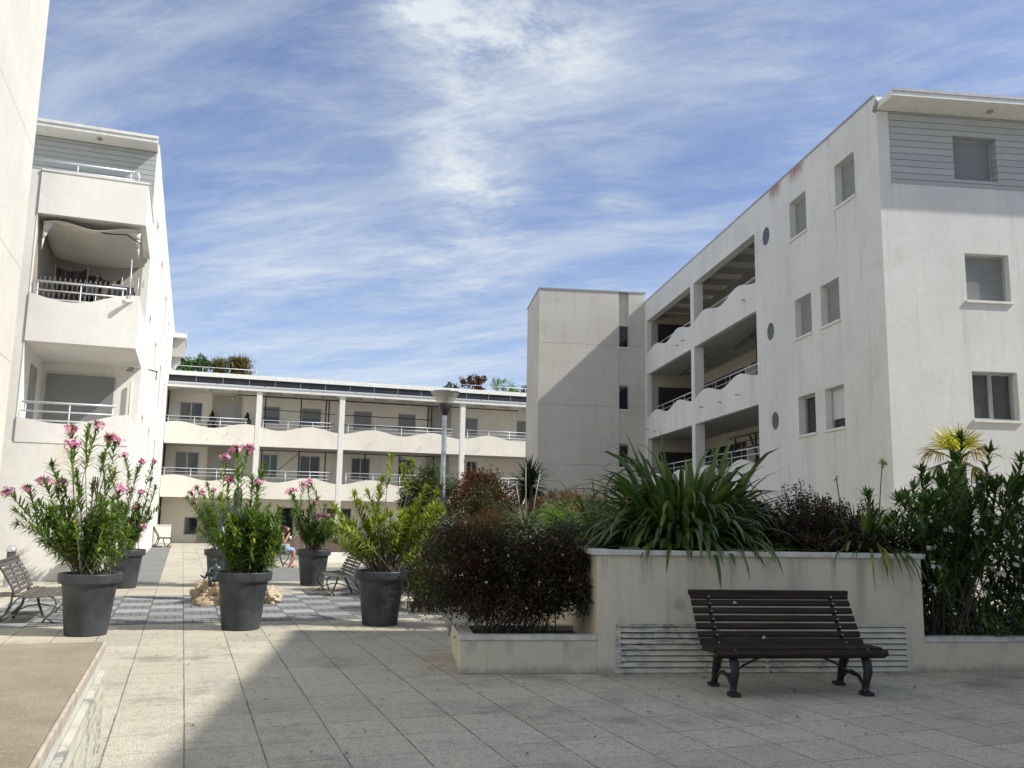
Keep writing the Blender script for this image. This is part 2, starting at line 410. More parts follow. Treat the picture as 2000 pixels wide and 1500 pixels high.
def dark_paving(check=True):
    m, nt, out = new_mat('grey_block_paving' if check else 'grey_strip_paving'); n = N(nt); P = n.pos(); X = n.xyz(P)
    gx = n.math("DIVIDE", n.math("SUBTRACT", X[0], .12), .5); gy = n.math("DIVIDE", n.math("SUBTRACT", X[1], .02), .5)
    ix = n.math("FLOOR", gx); iy = n.math("FLOOR", gy)
    ch = n.math("MODULO", n.math("ABSOLUTE", n.math("ADD", ix, iy)), 2)
    fx = n.math("FRACT", gx); fy = n.math("FRACT", gy)
    e = n.math("MINIMUM", n.math("MINIMUM", fx, n.math("SUBTRACT", 1, fx)), n.math("MINIMUM", fy, n.math("SUBTRACT", 1, fy)))
    j = n.ramp(e, .008, .022, 1, 0)
    bx = n.math("FRACT", n.math("MULTIPLY", gx, 4)); by = n.math("FRACT", n.math("MULTIPLY", gy, 2))
    be = n.math("MINIMUM", n.math("MINIMUM", bx, n.math("SUBTRACT", 1, bx)), n.math("MULTIPLY", n.math("MINIMUM", by, n.math("SUBTRACT", 1, by)), .5))
    bj = n.math("MULTIPLY", n.ramp(be, .03, .075, 1, 0), ch)
    sp = n.noise(P, 60, 3, .7); bl = n.noise(P, 1.6, 5, .65)
    cell = n.node("ShaderNodeCombineXYZ", {0: ix, 1: iy, 2: 3.0})
    wn = n.node("ShaderNodeTexWhiteNoise", {"Vector": cell.outputs[0]}, noise_dimensions="3D").outputs[0]
    c = n.mix(wn, (.25,.25,.25), (.34,.34,.335)); c = n.mix(n.math("MULTIPLY", ch, .75), c, (.145,.148,.152))
    c = n.mix(n.ramp(sp, .45, .7, 0, .4), c, (.10,.10,.10)); c = n.mix(n.ramp(bl, .5, .75, 0, .5), c, (.12,.115,.11))
    c = n.mix(n.math("MULTIPLY", n.math("MAXIMUM", j, bj), .85), c, (.04,.036,.03))
    n.bsdf(out, c, .85, 0, n.bump(n.math("SUBTRACT", n.math("MULTIPLY", sp, .3), n.math("MAXIMUM", j, bj)), .5, .008)); return m
M['dark_paving'] = dark_paving()
def plain_path():
    m, nt, out = new_mat('smooth_grey_path'); n = N(nt); P = n.pos()
    c = n.mix(n.ramp(n.noise(P, 1.2, 6, .7), .3, .7), (.17,.168,.16), (.23,.225,.212)); c = n.mix(n.ramp(n.noise(P, 60, 4, .8), .45, .65, 0, .5), c, (.10,.10,.095))
    n.bsdf(out, c, .88, 0, n.bump(n.noise(P, 60, 3), .4, .005)); return m
M['path'] = plain_path()

# ---------------------------------------------------------------- foliage
rng = np.random.default_rng(7)
def rdir(n, up=0.0):
    d = rng.normal(size=(n,3)); d[:,2] += up; return d/np.linalg.norm(d, axis=1)[:,None]
def norm(a): return a/np.maximum(np.linalg.norm(a, axis=-1, keepdims=True), 1e-9)

def blades(name, mat, parent, P, D, L, W, C, droop=None, seg=3, fold=.25, face=None, prof=None, clamp=None, tipbend=False):
    """many pointed leaves in one mesh: P base, D direction, L length, W width, C colour, droop (bend towards the ground)"""
    P = np.asarray(P, float); n = len(P); D = norm(np.asarray(D, float)); L = np.broadcast_to(L, (n,)).astype(float); W = np.broadcast_to(W, (n,)).astype(float)
    dr = np.broadcast_to(0.0 if droop is None else droop, (n,)).astype(float)
    ref = np.tile([0,0,1.0], (n,1)) if face is None else norm(np.asarray(face, float))
    side = norm(np.cross(D, ref) + 1e-6*rng.normal(size=(n,3)))
    nrm = np.cross(side, D)
    ts = np.linspace(0, 1, seg+1)
    if prof is None:
        prof = np.sin(np.pi*np.clip(ts*.86+.14, 0, 1))**.8; prof[-1] = 0.02
    rows = []; cur = P.copy(); d = D.copy()
    step = L/seg
    for i, t in enumerate(ts):
        if i: 
            d = norm(d + np.array([0,0,-1.0])*(dr/seg)[:,None]*((.15+3.2*t**2.2) if tipbend else (1+t))); cur = cur + d*step[:,None]
            if clamp is not None:
                over = cur[:,1] > clamp[0]; cur[over,2] = np.maximum(cur[over,2], clamp[1])
        w = (W*prof[i]/2)[:,None]
        lift = nrm*(W*prof[i]*fold/2)[:,None]
        rows.append((cur+side*w+lift, cur, cur-side*w+lift))
    V = np.stack([r for row in rows for r in row], axis=1)          # n, 3*(seg+1), 3
    k = 3*(seg+1)
    base = (np.arange(n)*k)[:,None]
    F = []
    for i in range(seg):
        a = 3*i
        F.append(base + np.array([a, a+1, a+4, a+3])); F.append(base + np.array([a+1, a+2, a+5, a+4]))
    F = np.stack(F, axis=1).reshape(-1, 4)
    C = np.asarray(C, float)
    Cv = np.repeat(C, k, axis=0)
    return raw_mesh(name, mat, parent, V.reshape(-1,3), F, Cv)

def flakes(name, mat, parent, P, D, L, W, C, face=None):
    """small flat leaves, one folded rhombus each"""
    P = np.asarray(P, float); n = len(P); D = norm(np.asarray(D, float)); L = np.broadcast_to(L, (n,))[:,None]; W = np.broadcast_to(W, (n,))[:,None]
    f = rdir(n, .6) if face is None else face
    side = norm(np.cross(D, f)); nr = np.cross(side, D)
    V = np.stack([P, P+D*L*.45+side*W*.5+nr*W*.12, P+D*L, P+D*L*.45-side*W*.5+nr*W*.12], axis=1)
    F = (np.arange(n)*4)[:,None] + np.arange(4)
    return raw_mesh(name, mat, parent, V.reshape(-1,3), F, np.repeat(np.asarray(C, float), 4, axis=0))

def raw_mesh(name, mat, parent, V, F, Cv):
    me = bpy.data.meshes.new(name); nv, nf = len(V), len(F)
    me.vertices.add(nv); me.vertices.foreach_set("co", np.ascontiguousarray(V, dtype=np.float32).ravel())
    me.loops.add(nf*4); me.loops.foreach_set("vertex_index", np.ascontiguousarray(F, dtype=np.int32).ravel())
    me.polygons.add(nf); me.polygons.foreach_set("loop_start", np.arange(nf, dtype=np.int32)*4)
    try: me.polygons.foreach_set("loop_total", np.full(nf, 4, dtype=np.int32))
    except Exception: pass
    me.update(calc_edges=True)
    at = me.color_attributes.new("col", "FLOAT_COLOR", "POINT")
    at.data.foreach_set("color", np.concatenate([Cv, np.ones((nv,1))], axis=1).astype(np.float32).ravel())
    me.materials.append(mat); me.validate()
    o = bpy.data.objects.new(name, me); COL.objects.link(o); o.parent = parent
    return o

def colours(n, pal, wts=None, jit=.22):
    pal = np.asarray(pal, float); i = rng.choice(len(pal), size=n, p=None if wts is None else np.asarray(wts)/sum(wts))
    c = pal[i]*(1+jit*rng.normal(size=(n,1))) ; c *= 1+.06*rng.normal(size=(n,3))
    return np.clip(c, .003, 1)

def bez(a, b, c, n): 
    t = np.linspace(0,1,n)[:,None]; return (1-t)**2*a + 2*t*(1-t)*b + t*t*c

GREEN = [(.075,.125,.028),(.055,.10,.024),(.105,.15,.035),(.16,.19,.04)]
def stems_and_leaves(root, tips, base_fn, pal, wts, leafL=(.10,.15), leafW=.018, t0_=.45, step=.026, per=3, r0=.007, bend=.35, mat='leaf', stem_mat='bark', angle=(25,60), name='foliage', splits=0):
    """lance-leaved shrub: a curved stem to each tip with whorls of narrow leaves along its upper part"""
    mb = MB(); P=[];D=[];L=[]
    ends = []
    for tp in tips:
        t0 = tp[4] if len(tp) > 4 else t0_
        a = np.array(base_fn()); c = np.array(tp[:3], float); d = c-a; ln = np.linalg.norm(d)
        b = a + d*np.array([.52,.52,.42]) + np.array([0,0,bend*ln*.2]) + rng.normal(size=3)*.075*ln
        pts = bez(a, b, c, 8)
        mb.tube([tuple(p) for p in pts], [r0*(1.1-.75*i/7) for i in range(8)], 5, cap=False)
        dense = bez(a, b, c, 60); seglen = ln/59*1.1; tt = t0; 
        m = max(3, int((1-t0)*ln*1.05/step)); az = rng.uniform(0, 6.28)
        for j in range(m+1):
            t = t0 + (1-t0)*j/m; q = t*59; i0 = min(58, int(q)); p = dense[i0] + (dense[i0+1]-dense[i0])*(q-i0)
            ax = norm(dense[i0+1]-dense[i0]); x = norm(np.cross(ax, [.3,.2,1])); y = np.cross(ax, x)
            az += 1.05
            for k in range(per):
                an = math.radians(rng.uniform(*angle))*(1-.55*max(0, (t-.85)/.15)); ph = az + k*2*math.pi/per + rng.normal()*.15
                P.append(p); D.append(ax*math.cos(an) + (x*math.cos(ph)+y*math.sin(ph))*math.sin(an)); L.append(rng.uniform(*leafL)*(1 if t<.93 else .75))
        ends.append((c, norm(dense[-1]-dense[-4])))
        for k in range(14):     # tuft of leaves at the tip
            d_=norm(norm(dense[-1]-dense[-4])+rng.normal(size=3)*.55); P.append(c-d_*.01); D.append(d_); L.append(rng.uniform(*leafL)*.85)
    st = mb.build('stems', M[stem_mat], root)
    C = colours(len(P), pal, wts)
    blades(name, M[mat], root, P, D, L, leafW, C, droop=rng.uniform(.0,.5,len(P)), seg=3)
    return ends

def flower_heads(root, ends, pal, n=16, r=.075, size=.028, name='flower_cluster', petals=5):
    for c, ax in ends:
        P=[];D=[];C=[];Fc=[]; rr = r*rng.uniform(.7,1.3)
        for i in range(max(3, int(n*rng.uniform(.6,1.2)))):
            d = rdir(1, .4)[0]; d = norm(d + ax*.6); q = c + d*rr*rng.uniform(.3,1)*np.array([1.15,1.15,.8]) + ax*.02
            x = norm(np.cross(d, [.2,.5,.9])); y = np.cross(d, x); col = colours(1, pal, None, .14)[0]; a0 = rng.uniform(0,6)
            for k in range(petals):
                a = a0 + 2*math.pi*k/petals; P.append(q); D.append(norm(x*math.cos(a)+y*math.sin(a)+d*.35)); C.append(col*rng.uniform(.85,1.15)); Fc.append(d)
        flakes(name, M['petal'], root, P, D, size, size*.85, np.clip(C,0,1), face=norm(np.array(Fc)))

def bush(root, centre, radii, n, pal, wts=None, size=(.02,.035), aspect=.6, shell=.55, clumps=40, clump_r=.16, name='foliage', mat='small_leaf', twigs=30, base=None, twig_mat='bark_dark', zmin=None, up=.3, stem_r=.006, boxy=False):
    """small-leaved shrub: leaves gathered in clumps spread through an uneven volume, on thin stems from the ground"""
    cx = np.array(centre, float); R = np.array(radii, float)
    d = rdir(clumps)
    if boxy: d = np.sign(d)*np.abs(d)**.55
    rr = rng.uniform(shell**3, 1, clumps)**(1/3.0); cc = cx + d*R*rr[:,None]*(1+.13*rng.normal(size=(clumps,1)))
    if zmin is not None: cc[:,2] = np.maximum(cc[:,2], zmin + rng.uniform(0,.12,clumps))
    w = rng.uniform(.4,1.6,clumps); w /= w.sum(); i = rng.choice(clumps, n, p=w)
    cr = clump_r*rng.uniform(.6,1.3,clumps)
    P = cc[i] + rng.normal(size=(n,3))*cr[i][:,None]*.5
    D = norm(norm(P-cx)*.6 + rdir(n, up))
    pi = np.asarray(pal, float); 
    if wts is None: wts = [1]*len(pal)
    pc = rng.choice(len(pal), size=clumps, p=np.asarray(wts)/sum(wts)); use = rng.random(n) < .6
    own = rng.choice(len(pal), size=n, p=np.asarray(wts)/sum(wts)); idx = np.where(use, pc[i], own)
    C = np.clip(pi[idx]*(1+.22*rng.normal(size=(n,1))), .003, 1)
    sz = rng.uniform(*size, n)
    flakes(name, M[mat], root, P, D, sz, sz*aspect, C)
    if twigs:
        mb = MB(); b = np.array(base if base is not None else (cx[0], cx[1], cx[2]-R[2]))
        for k in range(twigs):
            e = cc[rng.integers(clumps)]; a = b + np.array([rng.normal()*R[0]*.3, rng.normal()*R[1]*.2, 0])
            m = a + (e-a)*.5 + np.array([0,0,.12*R[2]]) + rng.normal(size=3)*.05*R[0]
            mb.tube([tuple(p) for p in bez(a, m, e, 6)], [stem_r*(1.2-.9*j/5) for j in range(6)], 4, cap=False)
        mb.build('stems', M[twig_mat], root)
    return cc
CAM = [[0.936327, -0.068894, -0.344304], [-0.350669, -0.133305, -0.926963], [0.017965, 0.988678, -0.148976]]
STREAK_ROT = 130
BLOBS = [(.50,1.45,.36,.34,20,.95),(.33,1.40,.12,.12,0,.7),(.60,2.0,.24,.62,-20,.75),(.80,2.7,.4,.6,0,.4),(1.05,2.0,.16,.1,0,.5),(.35,2.9,.5,.9,0,.25)]
SKY_TINT = (.92,1.0,1.24,1)
CLOUD_COL = (6.7,7.15,7.4,1)
EXPO = 0.08
# ================================================================ building helpers
def window(root, mp, h, dep, kind="shutter", sill=True, mull=1, drop=1.0, fw=.045, gm='glass'):
    a, b, c, d = h
    f = MB(); e = .004
    def bx(m, u0,u1,z0,z1,d0,d1):
        pts = [mp(u,dd,z) for u in (u0,u1) for dd in (d0,d1) for z in (z0,z1)]
        xs=[p[0] for p in pts]; ys=[p[1] for p in pts]; zs=[p[2] for p in pts]
        m.box(min(xs),max(xs),min(ys),max(ys),min(zs),max(zs))
    f0, f1 = dep-.05, dep+.03
    bx(f,a+e,a+fw,c+e,d-e,f0,f1); bx(f,b-fw,b-e,c+e,d-e,f0,f1); bx(f,a+fw,b-fw,c+e,c+fw,f0,f1); bx(f,a+fw,b-fw,d-fw,d-e,f0,f1)
    if kind == "glass":
        for k in range(mull):
            u = a + (b-a)*(k+1)/(mull+1); bx(f,u-.035,u+.035,c+fw,d-fw,f0,f1)
    fo = f.build("window", M['frame'], root)
    g = MB(); bx(g,a+fw,b-fw,c+fw,d-fw,dep,dep+.02); g.build("pane", M[gm], fo)
    if kind != "glass":
        z0 = d-fw-(d-c-2*fw)*drop
        s = MB(); bx(s,a+fw-.02,b-fw+.02,z0,d-fw+.02,dep-.035,dep-.012); s.build("shutter", M['shutter_light' if kind=="light" else 'shutter'], fo)
    if sill:
        s = MB(); bx(s,a-.03,b+.03,c-.055,c-.004,-.045,dep-.06); s.build("sill", M['coping'], fo, bevel=.004)
    return fo

def hbox(mb, mp, u0,u1,d0,d1,z0,z1):
    pts = [mp(u,dd,z) for u in (u0,u1) for dd in (d0,d1) for z in (z0,z1)]
    xs=[p[0] for p in pts]; ys=[p[1] for p in pts]; zs=[p[2] for p in pts]
    mb.box(min(xs),max(xs),min(ys),max(ys),min(zs),max(zs)); return mb

def railing(root, mp, u0, u1, zt, d, n=3, gap=.2, posts=1.25, r=.018, zb=None, name="railing"):
    m = MB(); 
    for k in range(n): m.tube([mp(u0,d,zt-k*gap), mp(u1,d,zt-k*gap)], r if k==0 else r*.7, 6)
    k = max(1, round((u1-u0)/posts))
    for i in range(k+1):
        u = u0+.08+(u1-u0-.16)*i/k; m.tube([mp(u,d+.005,zt), mp(u,d+.005,zb if zb is not None else zt-.75)], r*.7, 5)
    return m.build(name, M['rail'], root)

# ================================================================ ground
g = MB(); g.box(-400,400,-400,400,-.3,0); o = g.build("ground", M['paving']); tag(o, kind="structure")
g = MB()
g.box(-2.6,3.62,13.52,17.85,-.02,.004)
o = g.build("pavement", M['dark_paving']); tag(o, kind="structure")
g = MB()
g.box(1.62,9.62,21.02,26.02,-.02,.004); g.box(1.12,9.6,30.02,39.02,-.02,.004); g.box(3.62,9.62,17.52,21.016,-.02,.004)
o = g.build("path", M['path']); tag(o, kind="structure")
g = MB(); g.box(-1.2,-.38,20.62,40.9,-.02,.0045); o = g.build("path", M['path']); tag(o, kind="structure")
g = MB(); g.box(-3.4,-1.75,18.02,20.6,-.02,.085); o = g.build("pavement", M['paving']); tag(o, kind="structure")
g = MB(); g.box(3.62,7.2,15.02,17.0,-.02,.11); o = g.build("pavement", M['paving']); tag(o, kind="structure")

# a few dry leaves and twigs on the slabs
P=rng.uniform([-.3,5.5,0.012],[9,13.5,.014],(420,3)); P=np.concatenate([P, np.stack([rng.uniform(2.9,8.5,90), 0*rng.random(90), 0*rng.random(90)+.013],1)])
P[420:,1] = 8.62-(P[420:,0]-2.73)*.232 - np.abs(rng.normal(size=90))*.12
n_=len(P); D=rdir(n_); D[:,2]*=.12
o=flakes("fallen_leaves", M['small_leaf'], None, P, D, rng.uniform(.018,.075,n_)*np.where(rng.random(n_)<.12,1.8,1), rng.uniform(.008,.022,n_), colours(n_,[(.09,.06,.035),(.14,.10,.05),(.05,.035,.025)]), face=np.tile([0,0,1.],(n_,1))); tag(o, kind="stuff")

# ================================================================ left apartment block
XR = -1.22
LB = thing("apartment_building", "white rendered apartment block with three stacked balconies at its corner, left of the courtyard", "building", (0,0,0))
ws = []
side = lambda u, d, z: (XR + (u-23.5)*.0066 - d, u, z)
for zc, zd in ((8.1,9.6),(5.3,6.9),(2.5,4.1)):
    for u0, u1 in ((25.3,26.2),(29.4,30.4),(34.4,35.4),(39.2,40.2)):
        ws.append((u0,u1,zc+.02*(u0%1),zd))
m = MB(); m.wall(side, 23.5, 49.5, 0, 10.97, ws, .16)
m.face([(XR,23.5,8.9),(XR,23.5,10.97),(XR-.05,23.5,10.97),(XR-.05,23.5,8.9)])
m.face([(XR,23.5,0),(XR,23.5,8.9),(-9,23.5,8.9),(-9,23.5,0)])
m.box(-9,-1.35,23.7,49.4,.1,10.7)
m.build("wall", M['stucco_left'], LB)
for w in ws:
    window(LB, side, w, .16, "glass" if int(w[0]*10)%3 else "light", sill=False)
# siding of the top floor, roof with overhang
m = MB(); m.box(-9,XR-.05,23.46,23.52,8.9,10.76); m.build("boarded_wall", M['siding'], LB)
m = MB(); m.box(-9,XR-.02,22.82,23.6,10.78,10.92); m.box(-9,XR-.02,23.6,49.6,10.78,10.96); r_ = m.build("roof", M['coping'], LB)
m = MB(); m.box(-9,XR,22.79,22.815,10.88,10.95); m.box(XR-.015,XR+.01,23.5,49.6,10.975,11.01); m.build("roof_edge", M['coping'], r_)
m = MB(); m.tube([(-2.6,23.1,10.77),(-2.6,23.1,10.74)], .06, 12); m.build("soffit_vent", M['zinc'], r_)
m = MB(); m.box(-3.35,-2.9,23.4,23.46,9.35,9.85); m.build("window", M['glass'], LB)
# corner ground floor block under the balconies
m = MB(); m.box(-9,XR,20.6,23.5,0,2.93); m.build("plinth_wall", M['stucco_front'], LB)
m = MB(); m.box(-9,XR,20.58,20.6,.0,.06); m.build("plinth_strip", M['coping'], LB)
m = MB(); m.box(-9,-3.40,20.62,23.5,2.93,8.88); m.box(-3.40,-3.385,20.61,23.5,2.93,7.9); m.build("pier", M['stucco_front'], LB)
def wv(u0,u1,f,n=24): us=[u0+(u1-u0)*i/n for i in range(n+1)]; return us,[f(u) for u in us]
bal = []
# lowest: parapet with a wave
us,ts = wv(-3.385,XR,lambda u: 3.42-.075*math.cos((u+2.55)*2.5) + max(0,(u+2.2))*.12)
m = MB(); m.wave(us,ts,2.93,XZ,20.585,20.74); m.box(XR-.15,XR,20.74,23.5,2.93,3.56); b1 = m.build("balcony", M['stucco_front'], LB)
railing(b1, XZ, -3.34, -1.5, 3.79, 20.7, 3, .19, .75, .024, 3.0)
us,ts = wv(-3.385,XR,lambda u: 6.08-.10*math.cos((u+2.6)*2.6) + max(0,(u+2.2))*.10)
m = MB(); m.wave(us,ts,5.08,XZ,20.585,20.74); m.box(XR-.15,XR,20.74,23.5,5.08,6.2); m.box(-3.385,XR-.15,20.74,23.5,5.08,5.3); b2 = m.build("balcony", M['stucco_front'], LB)
railing(b2, XZ, -3.34, -1.5, 6.42, 20.7, 3, .19, .75, .024, 5.6)
m = MB(); m.box(-3.385,XR,20.585,20.74,7.9,8.86); m.box(XR-.15,XR,20.74,23.46,7.9,8.86); m.box(-3.385,XR-.15,20.74,23.46,7.9,8.1); b3 = m.build("balcony", M['stucco_front'], LB)
m = MB(); m.box(-3.385,XR+.02,20.565,20.77,8.86,8.90); m.box(XR-.18,XR+.02,20.77,23.46,8.86,8.90); m.build("coping", M['coping'], b3)
r3 = railing(b3, XZ, -3.9, -1.55, 9.2, 20.85, 2, .19, 1.3, .026, 8.9)
m = MB(); m.tube([(-1.55,20.85,9.2),(-1.48,20.85,9.18),(-1.46,20.85,9.12),(-1.46,20.85,8.9)], .026, 6); m.build("end_bend", M['rail'], r3)
m = MB(); m.box(-3.38,XR-.16,23.485,23.497,5.31,7.89); m.box(-3.384,-3.37,20.75,23.48,5.31,7.89); m.build("balcony_shade_lining", M['gallery'], LB)  # dark lining added over the real walls, balcony shade in its colour
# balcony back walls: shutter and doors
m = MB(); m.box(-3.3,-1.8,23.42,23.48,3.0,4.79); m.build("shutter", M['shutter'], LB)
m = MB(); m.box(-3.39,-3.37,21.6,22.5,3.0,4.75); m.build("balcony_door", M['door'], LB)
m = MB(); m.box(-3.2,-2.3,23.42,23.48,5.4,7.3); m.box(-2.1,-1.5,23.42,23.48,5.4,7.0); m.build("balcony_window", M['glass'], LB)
m = MB(); m.tube([(XR-.18,23.4,3.0),(XR-.18,23.4,4.7)], .035, 8); m.build("downpipe", M['stucco_left'], LB)
m = MB(); m.tube([(-1.42,22.9,5.0),(-1.42,22.9,4.9),(-1.42,22.9,4.88)], [.05,.11,.02], 10); m.build("wall_lamp", M['zinc'], LB)
# attic volume behind the gallery wing
m = MB(); m.box(-1.6,-.455,47.0,50,9.30,10.25); m.prism([(-1.3,8.26),(-.62,9.0),(-.62,9.30),(-1.3,9.30)],XZ,47.3,50); a_=m.build("attic_wall", M['ceiling'], LB)
m = MB(); m.box(-1.6,-.40,46.7,50,10.255,10.46); m.build("attic_roof", M['coping'], a_)
m = MB(); m.bar((XR+.0,26.8,5.55),(XR+.28,26.8,5.5),.03); m.tube([(XR+.24,26.8,5.52),(XR+.24,26.8,5.25)],.015,5); m.build("wall_bracket", M['iron'], LB)

# balcony furnishings of the second balcony
t = thing("shade_sail", "off-white canvas sail sagging under the ceiling of the upper balcony", "awning", (-2.3,21.6,7.4))
nx, ny = 16, 12; V=[];F=[]
for j in range(ny+1):
    for i in range(nx+1):
        u=i/nx; v=j/ny; sx=4*u*(1-u); sy=4*v*(1-v)
        V.append((-1.0+2.0*u, -.82+2.1*v-.12*sx*(1-2*v),   .38-.24*v-.14*sx*(1-.4*v)*(.35+.65*v)-.06*sy+.06*math.sin(u*9)*(1-v)))
for j in range(ny):
    for i in range(nx): a=j*(nx+1)+i; F.append((a,a+1,a+nx+2,a+nx+1))
m=MB(); m.v=V; m.f=F; m.sm=[True]*len(F); o=m.build("canvas", M['sail'], t); sd=o.modifiers.new("thick","SOLIDIFY"); sd.thickness=.008
for sx,w0 in ((-.98,.22),(.98,-.22)):
    m=MB(); zs=[.38,.2,0,-.25]; ww=[1,.55,.2,.06]
    for i in range(3): m.face([(sx,-.8,zs[i]),(sx+w0*ww[i],-.8,zs[i]),(sx+w0*ww[i+1],-.8,zs[i+1]),(sx,-.8,zs[i+1])],True)
    o=m.build("corner_flap", M['sail'], t); sd=o.modifiers.new("thick","SOLIDIFY"); sd.thickness=.008
m=MB(); m.tube([(-1.0,-.84,.40),(-.6,-.85,.43),(-.2,-.86,.31),(.3,-.86,.25),(.7,-.85,.28),(1.0,-.82,.12)], .014, 6); m.build("edge_cord", M['iron'], t)
m=MB(); m.tube([(.86,-.75,-1.3),(.84,-.75,-.25)], .014, 6); m.build("pole", M['rail'], t)
for x0,x1,zt,nm in ((-3.15,-2.5,7.15,'left of the two brown mesh screens hung inside the upper balcony'),(-2.25,-1.75,7.0,'right of the two brown mesh screens hung inside the upper balcony')):
    t = thing("hanging_screen", nm, "screen", ((x0+x1)/2,22.2,5.4), group="mesh screens on the balcony")
    m=MB(); k=10; h=(x1-x0)/2
    for i in range(k):
        a=-h+2*h*i/k; b=-h+2*h*(i+1)/k; ya=.04*math.sin(i*1.7); yb=.04*math.sin((i+1)*1.7); za=zt-5.4-.08*math.sin(math.pi*i/k); zb=zt-5.4-.08*math.sin(math.pi*(i+1)/k)
        m.face([(a,ya,0),(b,yb,0),(b,yb,zb),(a,ya,za)],True)
    o=m.build("fabric", M['fabric'], t); sd=o.modifiers.new("thick","SOLIDIFY"); sd.thickness=.006
    m=MB(); m.tube([(-h-.02,0,0),(-h-.02,0,zt-5.35)],.012,5); m.tube([(h+.02,0,0),(h+.02,0,zt-5.35)],.012,5); m.build("frame", M['rail'], t)
t = thing("trellis", "expanding wooden lattice fixed along the railing of the upper balcony", "trellis", (-2.4,20.78,6.0))
m=MB()
for i in range(19):
    x=-.95+i*.1
    m.bar((x,0,-.32),(x+.2,0,.56),  .010,.005,(0,1,0)); m.bar((x+.2,.012,-.32),(x,.012,.56),.010,.005,(0,1,0))
m.build("lattice", M['trellis'], t)
t = thing("storage_cabinet", "dark cabinet standing at the back of the upper balcony behind the railing", "cabinet", (-1.62,21.4,5.3))
m=MB(); m.box(-.2,.2,-.2,.2,0,1.28); m.build("body", M['black'], t, bevel=.01)
m=MB(); m.box(-.23,.23,-.23,.23,1.28,1.32); m.build("top", M['zinc'], t)
t = thing("projector_lamp", "small white spotlight clamped to the end of the upper balcony railing", "lamp", (-1.42,20.55,6.12))
m=MB(); m.tube([(0,0,.3),(0,0,.02)],.012,6); m.build("arm", M['rail'], t)
m=MB(); m.tube([(.06,.02,.03),(-.02,-.05,-.01),(-.10,-.12,-.06)],[.03,.045,.06],10); m.build("head", M['coping'], t)
t = thing("tv_aerial", "small grey aerial on the right end of the upper balcony", "antenna", (-1.28,20.72,6.2))
m=MB(); m.tube([(0,0,0),(0,0,.5)],.012,6); m.build("mast", M['rail'], t)
m=MB(); m.bar((-.14,0,.36),(.14,0,.36),.012); m.bar((-.1,-.08,.3),(-.1,.08,.42),.01); m.bar((.1,-.05,.3),(.1,.05,.46),.03); m.build("elements", M['zinc'], t)

# ================================================================ near tower on the left
T1 = thing("tower_block", "tall sunlit cream wall rising out of the picture at the left edge", "building", (0,0,0))
m=MB(); m.box(-9,-3.395,1.5,19.55,0,15.5); m.build("wall", M['stucco_near'], T1, bevel=.03)
m=MB(); m.box(-9.1,-3.3,1.4,19.65,15.5,15.7); m.build("roof", M['coping'], T1)

# ================================================================ gallery wing at the back
BB = thing("gallery_building", "long cream three-storey wing with wavy balcony walls closing the courtyard", "building", (-1.05,44,0), -2)
L_ = 25.0
WB = {'2a':(.5,1.57,5.9,6.89,'glass',1),'2b':(4.5,5.33,6.0,6.89,'half',1),'2c':(6.41,7.41,6.0,6.89,'half',1),'2d':(9.08,10.06,5.9,6.9,'shutter',1),'2e':(11.46,12.43,5.9,6.87,'shutter',1),
      '2g':(15.2,15.9,5.9,6.85,'shutter',1),'2h':(18.16,19.1,5.9,6.85,'shutter',1),
      '1a':(.46,1.56,3.3,4.42,'glass',1),'1b':(4.6,5.34,3.3,4.44,'glass',1),'1c':(6.44,7.47,3.3,4.43,'warm',1),'1d':(9.08,10.06,3.3,4.42,'warm',1),'1e':(11.55,12.44,3.3,4.43,'warm',1),'1g':(15.31,15.9,3.3,4.46,'glass',1),
      '0a':(1.08,1.76,.36,1.24,'glass',0),'0b':(5.62,6.32,.05,1.8,'glass',0),'0c':(7.9,9.2,.05,1.8,'glass',1)}
bw = lambda u,d,z: (u, 2.0+d, z)
m = MB(); m.wall(bw, 0, L_, 0, 8.0, [v[:4] for v in WB.values()], .1)
m.box(.02,L_-.02,2.25,9,.05,7.9); m.build("wall", M['stucco_back'], BB)
for v in WB.values():
    k=v[4]
    if k=='half': window(BB, bw, v[:4], .1, "shutter", False, drop=.62)
    elif k=='shutter': window(BB, bw, v[:4], .1, "shutter", False)
    else: window(BB, bw, v[:4], .1, "glass", False, mull=v[5], gm='glass_warm' if k=='warm' else 'glass')
for (a,b,zf,zt) in ((2.31,3.16,5.3,6.79),(13.4,14.1,5.3,6.8),(2.25,3.0,2.8,4.37),(13.35,14.05,2.8,4.38),(2.0,2.9,0,1.35)):
    m=MB(); m.box(a-.3,b+.25,1.9,1.997,zf,zt+.5); fr=m.build("recess_shade_panel", M['gallery'], BB)  # flat dark panel paints the shade of the door recess
    m=MB(); m.box(a,b,1.86,1.897,zf,zt); d_=m.build("door", M['door'], fr)
cr = [-.0,3.05,6.13,9.2,12.28,15.36,18.4,21.5,24.6]
def wtop(z): return lambda u: z+.125*math.cos(2*math.pi*(u-.55)/3.08)
for i,(z0,zt,zr) in enumerate(((4.68,5.60,5.99),(2.16,3.08,3.53))):
    us,ts = wv(0,L_,wtop(zt),200)
    m=MB(); m.wave(us,ts,z0,XZ,0,.14); b=m.build("balcony", M['stucco_back'], BB)
    m=MB(); m.box(0,L_,.14,2.0,z0+.01,z0+.2); m.build("slab", M['ceiling'], b)
    for (a,c) in ((.02,3.7),(4.36,8.1),(8.5,14.1),(14.75,18.4)): railing(b, XZ, a, c, zr, .2, 3, .17, 1.25, .02, z0+.2)
for u in (4.2,8.22,14.5,21.0):
    m=MB(); m.box(u-.13,u+.13,-.02,.24,0,7.36); m.build("column", M['coping'], BB, bevel=.01)
